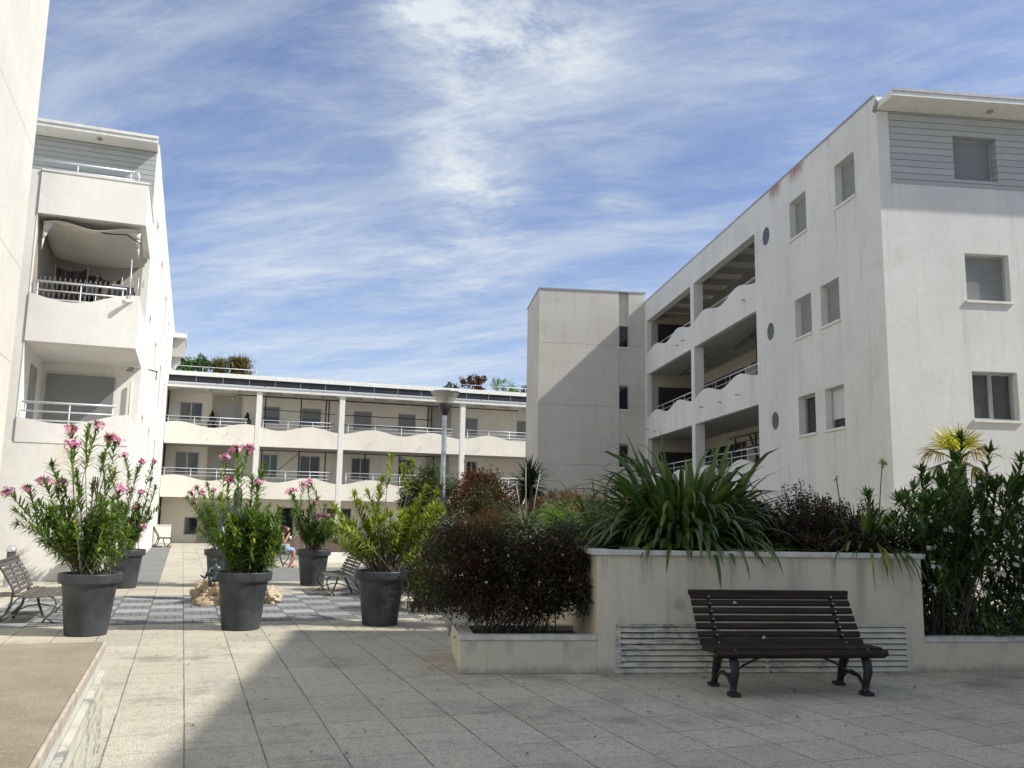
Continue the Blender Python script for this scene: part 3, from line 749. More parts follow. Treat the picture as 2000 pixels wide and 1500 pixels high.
# gallery roof: front beam, pierced slab, dark glazed strip, white cap
m=MB(); m.box(-.05,L_,-.12,.1,7.36,7.56)
m.box(-.05,L_,.1,.5,7.4,7.54); m.box(-.05,L_,1.5,2.0,7.4,7.54)
u=-.05
while u < L_-.7:
    m.box(u,u+.55,.5,1.5,7.4,7.54); u+=1.35
gr=m.build("gallery_roof", M['coping'], BB)
m=MB(); m.box(.0,L_,.46,1.0,7.545,7.56); m.build("skylight", M['skylight'], gr)
m=MB(); u=.0
while u < L_: m.box(u+.02,min(L_,u+2.2)-.02,-.16,-.12,7.53,7.60); u+=2.2
m.build("gutter", M['rail'], BB)
m=MB(); m.box(-.05,L_,1.05,1.1,7.55,8.09); sp=m.build("roof_glazing", M['solar'], BB)
m=MB(); u=1.2
while u<L_: m.box(u-.012,u+.012,1.035,1.05,7.6,8.09); u+=1.25
m.build("mullion", M['zinc'], sp)
m=MB(); m.box(-.05,L_,.98,9,8.08,8.29); rf=m.build("roof", M['coping'], BB)
railing(BB, XZ, .1, 4.1, 8.62, 1.5, 1, .2, 1.2, .016, 8.29); railing(BB, XZ, 14.2, 19.6, 8.60, 1.5, 1, .2, 1.2, .016, 8.29)
# lamps (small spikes) on the parapets
for (u,z) in ((3.35,4.95),(9.7,5.0),(12.3,4.95),(13.7,5.05),(15.4,5.0),(2.8,5.2),(1.9,4.9)):
    m=MB(); m.tube([(u,0,z),(u,-.14,z+.05)],.012,5); m.build("drain_spout", M['zinc'], BB)
m=MB(); m.tube([(3.05,1.9,7.2),(2.95,1.8,7.15)],.05,8); m.build("ceiling_lamp", M['coping'], BB)
m=MB(); m.box(2.62,2.9,1.84,1.86,.9,1.1); m.build("notice_sign", M['red_sign'], BB)

# potted cypresses by the upper door
topi = thing("topiary_cypress", "slim dark cypress in a pot, left of the grey door on the upper gallery", "shrub", (1.05,45.5,4.88), group="cypresses beside the upper gallery door")
def cypress(root, h=1.55):
    n=1400; t=rng.random(n)**.8; a=rng.uniform(0,6.28,n); r=.17*np.sin(np.pi*np.clip(t*.8+.18,0,1))*rng.uniform(.75,1.1,n)*(1+.25*np.sin(t*22+a))
    P=np.stack([r*np.cos(a),r*np.sin(a),.25+t*(h-.25)],1); D=np.stack([np.cos(a)*.5,np.sin(a)*.5,np.ones(n)],1)
    flakes("foliage",M['small_leaf'],root,P,D,.06,.03,colours(n,[(.02,.035,.014),(.03,.05,.018)]))
    m=MB(); m.lathe([(0,0),(.12,0),(.16,.28),(.14,.28),(0,.26)],14); m.build("pot",M['pot'],root)
    m=MB(); m.tube([(0,0,.26),(0,0,h*.9)],.015,5); m.build("stem",M['bark_dark'],root)
cypress(topi)
c=copy_tree(topi); c.location=(2.72,45.45,4.88); c["label"]="slim dark cypress in a pot, right of the grey door on the upper gallery"

# scaffolding left along the galleries
def prop_line(root, us, z0, z1, y, mp=XZ):
    for u in us:
        m=MB(); m.tube([mp(u,y,z0),mp(u,y,z1)],.034,6); m.build("standard", M['scaffold'], root)
    m=MB(); 
    for zz in (z1-.04,): m.tube([mp(us[0]-.4,y-.03,zz),mp(us[-1]+.4,y-.03,zz)],.028,6)
    m.build("head_beam", M['scaffold'], root)
s1 = thing("scaffold", "rusty tube scaffold under the ceiling of the back wing's upper gallery", "scaffolding", (-1.05,44,0), -2, "scaffolding on the galleries")
prop_line(s1,[4.55,6.3,7.55,7.7,12.9,13.1],4.9,7.3,1.2)
m=MB(); 
for z in (6.05,6.55): m.tube([(4.4,1.22,z+.1),(8.0,1.22,z)],.018,6); m.tube([(8.3,1.22,z),(13.1,1.22,z-.02)],.024,6)
m.tube([(3.1,.7,7.22),(17.8,.7,7.22)],.03,6); m.build("ledger", M['scaffold'], s1)
s2 = thing("scaffold", "rusty tube scaffold with diagonal braces on the back wing's lower gallery", "scaffolding", (-1.05,44,0), -2, "scaffolding on the galleries")
prop_line(s2,[4.5,6.3,7.6,9.6,11.4,13.2],2.4,4.6,.9)
m=MB(); m.tube([(4.9,.92,3.2),(6.3,.92,4.5)],.018,6); m.tube([(11.4,.92,4.5),(12.9,.92,3.6)],.018,6); m.build("brace", M['scaffold'], s2)

# rooftop planting on the back wing
def roof_bush(name,label,x,z0,z1,w,pal,n=900,size=(.11,.19),cl=30,y=47.9,grp=None,asp=.5):
    t=thing(name,label,"shrub",(x,y,8.26),group=grp); h=z1-z0
    bush(t,(0,0,z0-8.26+h/2),(w/2,.35,h/2),n,pal,size=size,aspect=asp,shell=.2,clumps=cl,clump_r=.16,twigs=8,base=(0,0,0)); return t
roof_bush("roof_shrub","rounded green bush at the left end of the roof garden",-.35,8.5,9.3,.75,[(.05,.12,.03),(.07,.16,.03)])
roof_bush("roof_shrub","taller green bush second from the left on the roof terrace",.45,8.5,9.55,.85,[(.045,.09,.03),(.08,.15,.04)])
for i,(x,w,zt,lb,pl) in enumerate(((1.25,.75,9.45,"thin yellowish bamboo clump left of the dense one on the roof",[(.17,.14,.05),(.12,.12,.05),(.08,.10,.04)]),(2.25,1.25,9.65,"dense ochre bamboo clump at the end of the roof railing",[(.20,.13,.04),(.14,.11,.035),(.08,.09,.03)]))):
    t=thing("bamboo_clump",lb,"bamboo",(x,47.9,8.26),group="bamboo on the roof terrace")
    n=1900 if i else 900; P=np.stack([rng.normal(size=n)*w*.24,rng.normal(size=n)*.2,.2+rng.random(n)**.8*(zt-8.55)],1); D=rdir(n,.7)
    blades("foliage",M['blade'],t,P,D,rng.uniform(.22,.40,n),.05,colours(n,pl),droop=rng.uniform(0,.8,n),seg=2)
    m=MB()
    for k in range(26 if i else 18):
        a=rng.normal()*w*.25; h=(zt-8.26)*rng.uniform(.8,1.45); m.tube([(a*.4,0,0),(a*.8,0,h*.6),(a*1.25+rng.normal()*.05,rng.normal()*.1,h)],[.012,.009,.003],4,cap=False)
    m.build("canes",M['bark'],t)
roof_bush("roof_shrub","red-leaved shrub on the back roof above the street lamp",15.35,8.45,9.7,1.5,[(.16,.035,.03),(.11,.03,.03),(.05,.06,.03)],1600,cl=40)
roof_bush("roof_shrub","low dark shrub left of the red one on the back roof",14.1,8.4,8.9,1.0,[(.03,.05,.03),(.05,.07,.035)],700)
roof_bush("roof_shrub","feathery green shrub between two red ones on the back roof",17.3,8.4,9.6,1.5,[(.09,.16,.03),(.12,.19,.04)],1500,cl=36,asp=.2)
roof_bush("roof_shrub","small red shrub next to the stair tower on the back roof",18.75,8.4,9.2,.7,[(.13,.03,.03),(.05,.05,.03)],600)

# ================================================================ right apartment block and its stair tower
RC = (12.29,12.7,0)
RB = thing("apartment_building", "off-white apartment block with porthole windows and wavy galleries on the right", "building", RC, -14)
sd = lambda u,d,z: (d,u,z)
SW = [(.93,1.78,8.26,9.2,'shutter',1),(3.18,4.07,8.26,9.2,'shutter',1),(1.77,2.62,5.82,6.74,'shutter',1),(3.08,3.93,5.82,6.74,'shutter',1),(1.73,2.58,3.54,4.43,'light',.78),(3.04,3.9,3.54,4.43,'glass',0)]
PH = [(5.50,8.84,.235),(5.37,6.3,.225),(5.23,4.02,.225)]
m=MB(); m.wall(sd,0,6.25,0,9.95,[w[:4] for w in SW]+PH,.2)
FW = [(1.57,2.49,8.31,9.22,'shutter'),(1.68,2.6,5.87,6.81,'shutter'),(1.68,2.61,3.55,4.48,'glass')]
m.wall(XZ,0,9.5,0,8.15,[w[:4] for w in FW[1:]],.2); m.wall(XZ,0,.25,8.15,9.63,[],.2)
m.box(.3,9.4,.3,17.2,.05,1.8); m.box(2.3,9.4,.3,17.2,1.8,9.6); m.box(.3,2.3,.3,6.0,1.8,9.6)
m.face([(9.5,0,0),(9.5,17.3,0),(9.5,17.3,9.6),(9.5,0,9.6)])
m.build("wall", M['stucco_right'], RB)
m=MB(); m.wall(lambda u,d,z:(u,d-.006,z),.25,9.5,8.15,9.63,[FW[0][:4]],.2); m.build("boarded_wall", M['siding'], RB)
for w in SW: window(RB,sd,w[:4],.2,w[4],True,mull=w[5] if w[4]=='glass' else 1,drop=w[5] if w[4]=='light' else 1)
for w in FW: window(RB,XZ,w[:4],.2,w[4],w is not FW[0],gm='glass_warm')
for (cx,cz,r) in PH:
    m=MB(); m.tube([(.03,cx,cz),(.05,cx,cz)],r*.995,32); m.build("porthole", M['porthole'], RB)
m=MB(); m.box(-.02,9.6,-.64,.0,9.64,9.77); m.box(.004,9.6,.0,6.25,9.66,9.93); m.box(2.0,9.6,6.25,17.3,9.66,9.93); rf=m.build("roof", M['coping'], RB)
m=MB(); m.box(-.03,9.6,-.66,-.64,9.73,9.79); m.box(-.03,-.004,.02,17.3,9.95,9.99); m.build("roof_edge", M['zinc'], rf)
m=MB(); m.tube([(2.2,-.3,9.64),(2.2,-.3,9.61)],.06,12); m.build("soffit_vent", M['zinc'], rf)
m=MB(); m.tube([(-.04,-.12,9.8),(-.06,-.05,9.68),(-.03,.03,9.62)],.035,8); m.build("gutter_outlet", M['zinc'], rf)
# open galleries between the solid wall and the tower
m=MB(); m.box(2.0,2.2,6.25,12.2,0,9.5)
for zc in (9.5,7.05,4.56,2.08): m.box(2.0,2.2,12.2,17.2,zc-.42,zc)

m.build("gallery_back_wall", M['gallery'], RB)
m=MB(); m.box(2.25,2.29,12.0,17.2,0,9.3); m.build("lobby_shade_sheet", M['dark'], RB)  # black sheet paints the darkness of the deep open lobby
m=MB()
for y_ in (13.2,14.6,16.0): m.box(2.215,2.245,y_-.03,y_+.03,0,9.2)
m.build("lobby_mullion", M['zinc'], RB)
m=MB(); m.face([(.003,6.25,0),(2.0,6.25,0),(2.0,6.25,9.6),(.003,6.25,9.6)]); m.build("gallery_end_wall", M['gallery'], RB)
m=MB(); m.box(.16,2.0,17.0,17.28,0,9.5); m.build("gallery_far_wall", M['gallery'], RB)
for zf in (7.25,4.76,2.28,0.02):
    m=MB(); m.box(.42,2.0,16.94,16.99,zf,zf+1.80); m.build("lobby_shade_panel", M['dark'], RB)  # black panel on the wall paints the unlit hall beyond it
    for (a,b,k) in ((7.4,8.3,'door'),(9.0,10.3,'glass'),(10.6,11.3,'door')):
        m=MB(); m.box(1.95,1.995,a,b,zf+(0 if k=='door' else .3),zf+1.75); fr=m.build("doorway" if k=='door' else "window", M['door'] if k=='door' else M['frame'], RB)
        if k=='glass':
            m=MB(); m.box(1.935,1.95,a+.05,(a+b)/2-.03,zf+.35,zf+1.7); m.box(1.935,1.95,(a+b)/2+.03,b-.05,zf+.35,zf+1.7); m.build("pane", M['glass_warm'], fr)
ga = lambda z,amp,ph: (lambda u: z+amp*math.cos(2*math.pi*(u-ph)/2.76))
for (z0,zt,zr) in ((7.05,7.93,8.10),(4.56,5.45,5.72),(2.08,3.10,3.50)):
    us,ts=wv(6.25,17.1,ga(zt,.11,7.6),120)
    m=MB(); m.wave(us,ts,z0,sd,.0,.14); b=m.build("balcony", M['stucco_right'], RB)
    m=MB(); m.box(.14,2.0,6.25,17.0,z0+.008,z0+.2); m.build("slab", M['ceiling'], b)
    railing(b,sd,6.27,11.3,zr,.2,2,.17,1.2,.018,z0+.2); railing(b,sd,11.7,17.0,zr,.2,2,.17,1.2,.018,z0+.2)
for u0,u1,dd in ((11.34,11.66,-.012),(17.02,17.29,-.012)):
    m=MB(); m.box(dd,.30,u0,u1,0,9.15 if u0<12 else 9.14); m.build("column", M['stucco_right'], RB)
m=MB(); m.box(.0,.26,6.25,17.3,9.155,9.945)   # front beam
m.build("gallery_beam", M['stucco_right'], RB); m=MB()
m.box(.26,.55,6.25,17.3,9.45,9.9); m.box(1.6,2.0,6.25,17.3,9.45,9.9); m.box(.55,1.6,16.9,17.3,9.45,9.9)
u=6.25
while u<16.9:
    m.box(.55,1.6,u,min(16.9,u+.78),9.45,9.9); u+=1.36
gr=m.build("gallery_roof", M['ceiling'], RB)
m=MB(); m.box(.30,1.95,6.3,17.25,9.903,9.93); m.build("skylight", M['skylight'], gr)
for (u,z) in ((7.0,7.5),(12.4,7.45),(9.0,4.95),(7.6,4.98),(10.6,5.0),(16.8,4.9),(13.0,7.4),(15.9,4.75)):
    m=MB(); m.tube([(0,u,z),(-.12,u,z+.02)],.016,6); m.build("drain_spout", M['zinc'], RB)
s3 = thing("scaffold","rusty tube scaffold and pipes in the upper gallery of the right-hand block","scaffolding",RC,-14,"scaffolding on the galleries")
prop_line(s3,[6.6,6.95,8.7],4.76,7.0,1.0,sd)
m=MB(); m.tube([(.5,6.3,6.95),(.6,9.4,6.7)],.045,6); m.tube([(.75,6.3,6.85),(.6,9.4,6.65)],.035,6); m.tube([(.9,6.3,6.1),(.9,8.9,6.1)],.03,6); m.tube([(.9,6.3,6.5),(.9,7.5,5.9)],.03,6); m.tube([(.95,6.3,5.3),(.95,7.2,6.6)],.03,6); m.tube([(.9,6.3,5.6),(.9,9.0,5.6)],.025,6)
m.build("ledger",M['scaffold'],s3); m=MB(); m.tube([(.5,11.8,6.9),(.7,15.2,6.75)],.03,6); m.tube([(.8,11.8,6.6),(.7,15.2,6.75)],.02,6); m.build("ledger",M['scaffold'],s3)
s4 = thing("scaffold","rusty tube scaffold with crossed braces in the lowest gallery of the right-hand block","scaffolding",RC,-14,"scaffolding on the galleries")
prop_line(s4,[6.7,8.3,8.7,10.3],2.28,4.1,.9,sd)
m=MB(); m.tube([(.95,8.0,2.4),(.95,9.3,4.1)],.034,6); m.tube([(.95,9.0,2.4),(.95,8.2,4.1)],.034,6); m.tube([(.95,6.5,3.7),(.95,10.4,3.7)],.028,6); m.tube([(.95,6.5,3.2),(.95,10.4,3.3)],.025,6); m.tube([(.95,8.3,3.9),(.95,10.5,3.9)],.018,6); m.build("brace",M['scaffold'],s4)
t=thing("roof_antenna","thin grey television aerial on the roof of the right-hand block","antenna",(RC[0]+math.cos(rad(14))*2.1+math.sin(rad(14))*22.0,RC[1]-math.sin(rad(14))*2.1+math.cos(rad(14))*22.0,10.3))
m=MB(); m.tube([(0,0,0),(0,0,1.15)],.02,6); m.build("mast",M['zinc'],t)
m=MB(); m.bar((-.35,0,1.08),(.45,0,1.08),.018); m.bar((-.3,0,.3),(.2,0,.3),.018); 
for x in (-.3,-.1,.1,.3): m.bar((x,-.2,1.08),(x,.2,1.08),.012)
m.build("elements",M['zinc'],t)

TW = thing("stair_tower","blank grey-cream stair tower with three slot windows between the galleries","tower",RC,-14)
tw = lambda u,d,z:(u,17.3+d,z)
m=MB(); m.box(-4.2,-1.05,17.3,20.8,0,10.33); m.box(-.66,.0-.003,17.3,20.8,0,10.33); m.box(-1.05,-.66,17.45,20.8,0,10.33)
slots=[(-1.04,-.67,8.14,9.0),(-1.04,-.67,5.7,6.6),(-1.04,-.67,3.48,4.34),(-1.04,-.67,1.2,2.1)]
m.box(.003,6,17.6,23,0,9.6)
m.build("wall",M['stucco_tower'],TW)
for s_ in slots:
    f=MB(); f.box(s_[0]+.002,s_[1]-.002,17.38,17.445,s_[2],s_[3]); fo=f.build("window",M['frame'],TW)
    f=MB(); f.box(s_[0]+.03,s_[1]-.03,17.37,17.38,s_[2]+.03,s_[3]-.03); f.build("pane",M['glass'],fo)
    f=MB(); f.box(s_[0]-.03,s_[1]+.03,17.25,17.375,s_[2]-.05,s_[2]-.003); f.build("sill",M['coping'],fo)
    if s_[2]>8: f=MB(); f.box(s_[0]-.0,s_[1]+.0,17.31,17.445,s_[3]+.003,s_[3]+.04); f.build("lintel",M['coping'],fo)
    prev=None
zz=[9.0,6.6,4.34,2.1]; 
for a,b in ((6.64,8.09),(4.38,5.65),(2.14,3.43)):
    m=MB(); m.box(-1.047,-.663,17.32,17.445,a,b); m.build("spandrel",M['stucco_tower'],TW)
m=MB(); m.box(-4.23,-.63+.0,17.27,20.83,10.33,10.38); m.box(-.63,.03,17.27,20.83,10.33,10.375); m.build("coping",M['zinc'],TW)

# neighbouring block outside the picture whose shade falls across the paving
NB = thing("neighbour_building","off-white apartment block standing beyond the right edge of the view","building",(RC[0]-math.sin(rad(14))*6.0,RC[1]-math.cos(rad(14))*6.0,0),-14)
m=MB(); m.box(0,10,-14,0,0,10); m.build("wall",M['stucco_right'],NB)
m=MB(); m.box(-.05,10.1,-14.1,.0,10.003,10.1); m.build("roof",M['coping'],NB)
for y in (-3,-6,-9.5):
    for z in (3.5,5.9,8.3):
        m=MB(); m.box(-.03,.02,y-.45,y+.45,z,z+.95); m.build("window",M['shutter'],NB)
# ================================================================ foreground masonry
def grille(root, x0, x1, z0, z1, y, n=8, posts=1):
    fr=MB(); w=.07
    fr.box(x0-w,x0,y-.025,y-.002,z0,z1+w); fr.box(x1,x1+w,y-.025,y-.002,z0,z1+w); fr.box(x0,x1,y-.025,y-.002,z1,z1+w)
    for k in range(posts):
        u=x0+(x1-x0)*(k+1)/(posts+1); fr.box(u-.02,u+.02,y-.022,y-.004,z0,z1-.003)
    f=fr.build("vent_grille", M['louvre'], root, bevel=.003)
    s=MB(); p=(z1-z0)/n
    for k in range(n):
        a=z0+k*p; s.face([(x0,y-.030,a+p*.10),(x1,y-.030,a+p*.10),(x1,y-.012,a+p*.82),(x0,y-.012,a+p*.82)]); s.face([(x0,y-.012,a+p*.82),(x1,y-.012,a+p*.82),(x1,y+.025,a+p*.97),(x0,y+.025,a+p*.97)]); s.face([(x0,y-.030,a+p*.10),(x1,y-.030,a+p*.10),(x1,y+.03,a+p*.14),(x0,y+.03,a+p*.14)])
    s.build("slats", M['louvre'], f)
    b=MB(); b.box(x0,x1,y+.03,y+.035,z0,z1); b.build("backing", M['dark'], f)

PF=(2.73,8.73,0)
PL = thing("raised_planter","long masonry planter with a louvred vent in its high middle part, behind the bench","planter",PF,-13)
m=MB(); m.box(0,1.42,0,.14,0,.33); m.box(0,.14,.14,1.38,0,.33); m.box(.14,1.42,1.24,1.38,0,.33); m.build("low_wall", M['stucco_planter'], PL, bevel=.008)
m=MB(); m.box(-.012,1.415,-.014,.15,.332,.38); m.box(-.012,.15,.15,1.40,.332,.38); m.build("coping", M['planter_coping'], PL, bevel=.006)
m=MB(); m.wall(XZ,1.42,5.07,0,1.2,[(1.62,4.92,.0,.50)],.10)
m.box(1.42,1.58,.12,6.5,0,1.2); m.box(4.91,5.07,.12,6.5,0,1.2); m.box(1.58,4.91,6.3,6.5,0,1.2)
m.face([(1.42,0,0),(1.42,.12,0),(1.42,.12,1.2),(1.42,0,1.2)]); m.face([(5.07,0,0),(5.07,.12,0),(5.07,.12,1.2),(5.07,0,1.2)])
m.build("high_wall", M['stucco_planter'], PL)
m=MB(); m.box(1.365,5.11,-.035,.16,1.203,1.258); m.box(1.365,1.6,.16,6.55,1.203,1.258); m.box(4.9,5.11,.16,6.55,1.203,1.258); m.build("coping", M['planter_coping'], PL, bevel=.008)
m=MB(); m.box(5.07,9.5,.0,.14,0,.31); m.build("low_wall", M['stucco_planter'], PL)
m=MB(); m.box(5.075,9.5,-.014,.15,.312,.365); m.build("coping", M['planter_coping'], PL, bevel=.006)
m=MB(); m.box(.14,1.42,.14,1.24,.0,.27); m.box(1.58,4.91,.12,6.3,.1,1.17); m.box(5.07,9.5,.14,3.2,0,.26); m.build("soil", M['soil'], PL)
grille(PL,1.68,4.86,.0,.47,.03,8,1)
m=MB(); m.tube([(2.31,-.002,.70),(2.31,-.006,.70)],.058,24); m.build("cover_plate", plain('grey_cover_plate',(.45,.41,.345),.8,var=.06), PL)

VB = thing("vent_box","low concrete box with gritty brown top and flaking louvres, bottom left corner","planter box",(-.36,5.95,0))
m=MB(); m.box(-3.0,-.022,-4.2,-.006,0,.745); m.build("body", stucco('whitish_flaking_render',(.58,.56,.51),.9,streak=1.0,dcol=(.6,.62,.66)), VB)
m=MB(); m.box(-3.03,-.035,-4.23,-.0,.747,.80); m.build("top", M['gravel_top'], VB)
m=MB(); m.box(-.034,-.016,-4.23,.0,.745,.803); m.build("edge", plain('pale_edge_render',(.46,.40,.32),.85,var=.2,scale=12,bump=.5), VB, bevel=.006)
m=MB(); gx=MB()
for k in range(8):
    a=.04+k*.075; gx.face([(.008,-4,a+.01),(.008,-.35,a+.01),(-.0,-.35,a+.058),(-.0,-4,a+.058)]); gx.face([(.008,-4,a+.01),(.008,-.35,a+.01),(-.02,-.35,a+.004),(-.02,-4,a+.004)])
fr=MB(); fr.box(-.021,.012,-.35,-.28,0,.66); fr.box(-.021,.012,-4.1,-.35,.645,.69); f_=fr.build("vent_grille",M['louvre'],VB,bevel=.003); gx.build("slats",M['louvre'],f_)

# ================================================================ benches
def front_bench():
    t=thing("park_bench","dark slatted bench with cast iron legs in front of the louvred planter","bench",(2.73+3.07*math.cos(rad(13))-.80*math.sin(rad(13)),8.73-3.08*math.sin(rad(13))-.80*math.cos(rad(13)),0),-13)
    H=.83
    prof=[(-.43,.378,-28),(-.325,.405,0),(-.215,.40,2),(-.105,.392,4)]           # seat slats (y, z, tilt)
    bk=[(-.015,.43),(.045,.495),(.092,.565),(.135,.635),(.178,.705),(.222,.775),(.262,.838)]
    m=MB()
    for y,z,tl in prof:
        a=rad(tl); dy=.046*math.cos(a); dz=.046*math.sin(a)
        m.bar((-H,y,z),(H,y,z),.05,.10,(0,math.cos(a),math.sin(a)))
    m.build("seat", M['bench_dark'], t, bevel=.010)
    m=MB()
    for i,(y,z) in enumerate(bk):
        a=rad(62-2*i); x=H*1.0
        m.bar((-x,y,z),(x,y,z),.034,.060,(0,math.cos(a),math.sin(a)))
    m.bar((-H-.01,.278,.872),(H+.01,.278,.872),.055,.05,(0,0,1))
    m.build("backrest", M['bench_dark'], t, bevel=.009)
    for s in (-1,1):
        x=s*.645
        m=MB(); m.tube([(x,-.34,.37),(x,-.405,.30),(x,-.42,.22),(x,-.385,.12),(x,-.36,.055),(x,-.375,.0)],[.032,.044,.042,.034,.032,.055],8); m.box(x-.045,x+.045,-.44,-.32,0,.035); m.build("leg", M['iron'], t)
        m=MB(); m.tube([(x,-.10,.38),(x,.0,.30),(x,.075,.16),(x,.11,.05),(x,.14,.0)],[.045,.046,.038,.032,.05],8); m.box(x-.04,x+.04,.08,.2,0,.03); m.build("leg", M['iron'], t)
        m=MB(); m.bar((x,-.42,.365),(x,-.03,.372),.045,.022); m.tube([(x,-.05,.375),(x,.04,.43),(x,.12,.56),(x,.205,.70),(x,.285,.86)],.021,6); m.build("bracket", M['iron'], t)
        m=MB(); m.tube([(x,-.35,.07),(x,-.25,.15),(x,-.12,.175),(x,.0,.14),(x,.12,.04)],.018,6); m.build("stretcher", M['iron'], t)
        m=MB()
        for (y,z) in bk: m.tube([(x,y-.016,z+.0),(x,y-.032,z-.003)],.008,6)
        m.tube([(x,-.43,.42),(x,-.47,.40)],.008,6); m.build("bolts", M['steel'], t)
    m=MB(); pts=[(x_,-.2+.0*x_,.15+.215*(1-(x_/.63)**2)) for x_ in [i*.063 for i in range(-10,11)]]; m.tube(pts,.011,6); m.build("arch_brace", M['iron'], t)
    m=MB(); m.tube([(-.39,.205,.775),(-.39,.197,.773)],.018,12); m.tube([(-.18,.01,.47),(-.18,.0,.468)],.018,4); m.build("sticker", M['coping'], t)
    return t
front_bench()

def old_bench(label, x, y, rz, proto=[None]):
    """slatted bench with curled back and thin iron legs; local x = length, seat faces -y"""
    if proto[0] is None:
        t=thing("garden_bench",label,"bench",(x,y,0),rz,"weathered slatted benches"); H=.80; proto[0]=t
        m=MB()
        for i in range(6):
            yy=-.40+i*.078; zz=.385-.02*math.sin(i/5*math.pi)+(.0 if i else -.012); m.bar((-H,yy,zz),(H,yy,zz),.022,.066,(0,1,0))
        m.build("seat",M['bench_old'],t,bevel=.006)
        m=MB()
        for i in range(7):
            q=i/6; yy=.06+.15*q+.05*q*q; zz=.43+.36*q; a=rad(68-8*q); m.bar((-H,yy,zz),(H,yy,zz),.02,.05,(0,math.cos(a),math.sin(a)))
        m.bar((-H,.285,.835),(H,.285,.835),.055,.025,(0,1,.2)); m.bar((-H,.325,.81),(H,.325,.81),.04,.022,(0,.3,1))
        m.build("backrest",M['bench_old'],t,bevel=.006)
        for x_ in (-.66,0,.66):
            if x_:
                m=MB(); m.tube([(x_,-.36,.375),(x_,-.44,.33),(x_,-.46,.25),(x_,-.42,.15),(x_,-.34,.07),(x_,-.30,.0)],.013,6); m.build("leg",M['old_iron'],t)
                m=MB(); m.tube([(x_,.30,.80),(x_,.20,.65),(x_,.09,.46),(x_,.09,.38),(x_,.10,.28),(x_,.17,.12),(x_,.28,.0)],[.012,.014,.016,.016,.014,.014,.018],6); m.build("leg",M['old_iron'],t)
                m=MB(); m.tube([(x_,-.36,.37),(x_,.1,.375)],.014,6); m.tube([(x_,-.46,.0),(x_,-.38,.05),(x_,-.28,.10),(x_,-.1,.14),(x_,.08,.11),(x_,.26,.02)],.010,6); m.tube([(x_,-.48,.006),(x_,-.28,.006)],.009,5); m.build("stretcher",M['old_iron'],t)
            else:
                m=MB(); m.tube([(0,-.12,.37),(0,-.16,.2),(0,-.24,.0)],.018,6); m.tube([(0,.02,.37),(0,.06,.2),(0,.16,.0)],.018,6); m.tube([(0,.09,.40),(0,.28,.8)],.012,5); m.build("middle_leg",M['old_iron'],t)
        m=MB()
        for s in (-1,1): m.tube([(s*.64,.14,.16),(s*.3,.1,.28),(0,.02,.37)],.009,5)
        m.build("brace",M['old_iron'],t); return t
    c=copy_tree(proto[0]); c.location=(x,y,0); c.rotation_euler=(0,0,rad(rz)); c["label"]=label; return c
old_bench("weathered slatted bench beside the leftmost potted oleander",-2.02,14.55,90)
old_bench("weathered slatted bench behind the second row pot, to the right of the rock fountain",3.15,17.95,-90)
old_bench("slatted bench on which the person in blue shorts sits",2.62,26.6,90)
old_bench("small slatted bench far away at the end of the left wall",-.82,40.6,90)

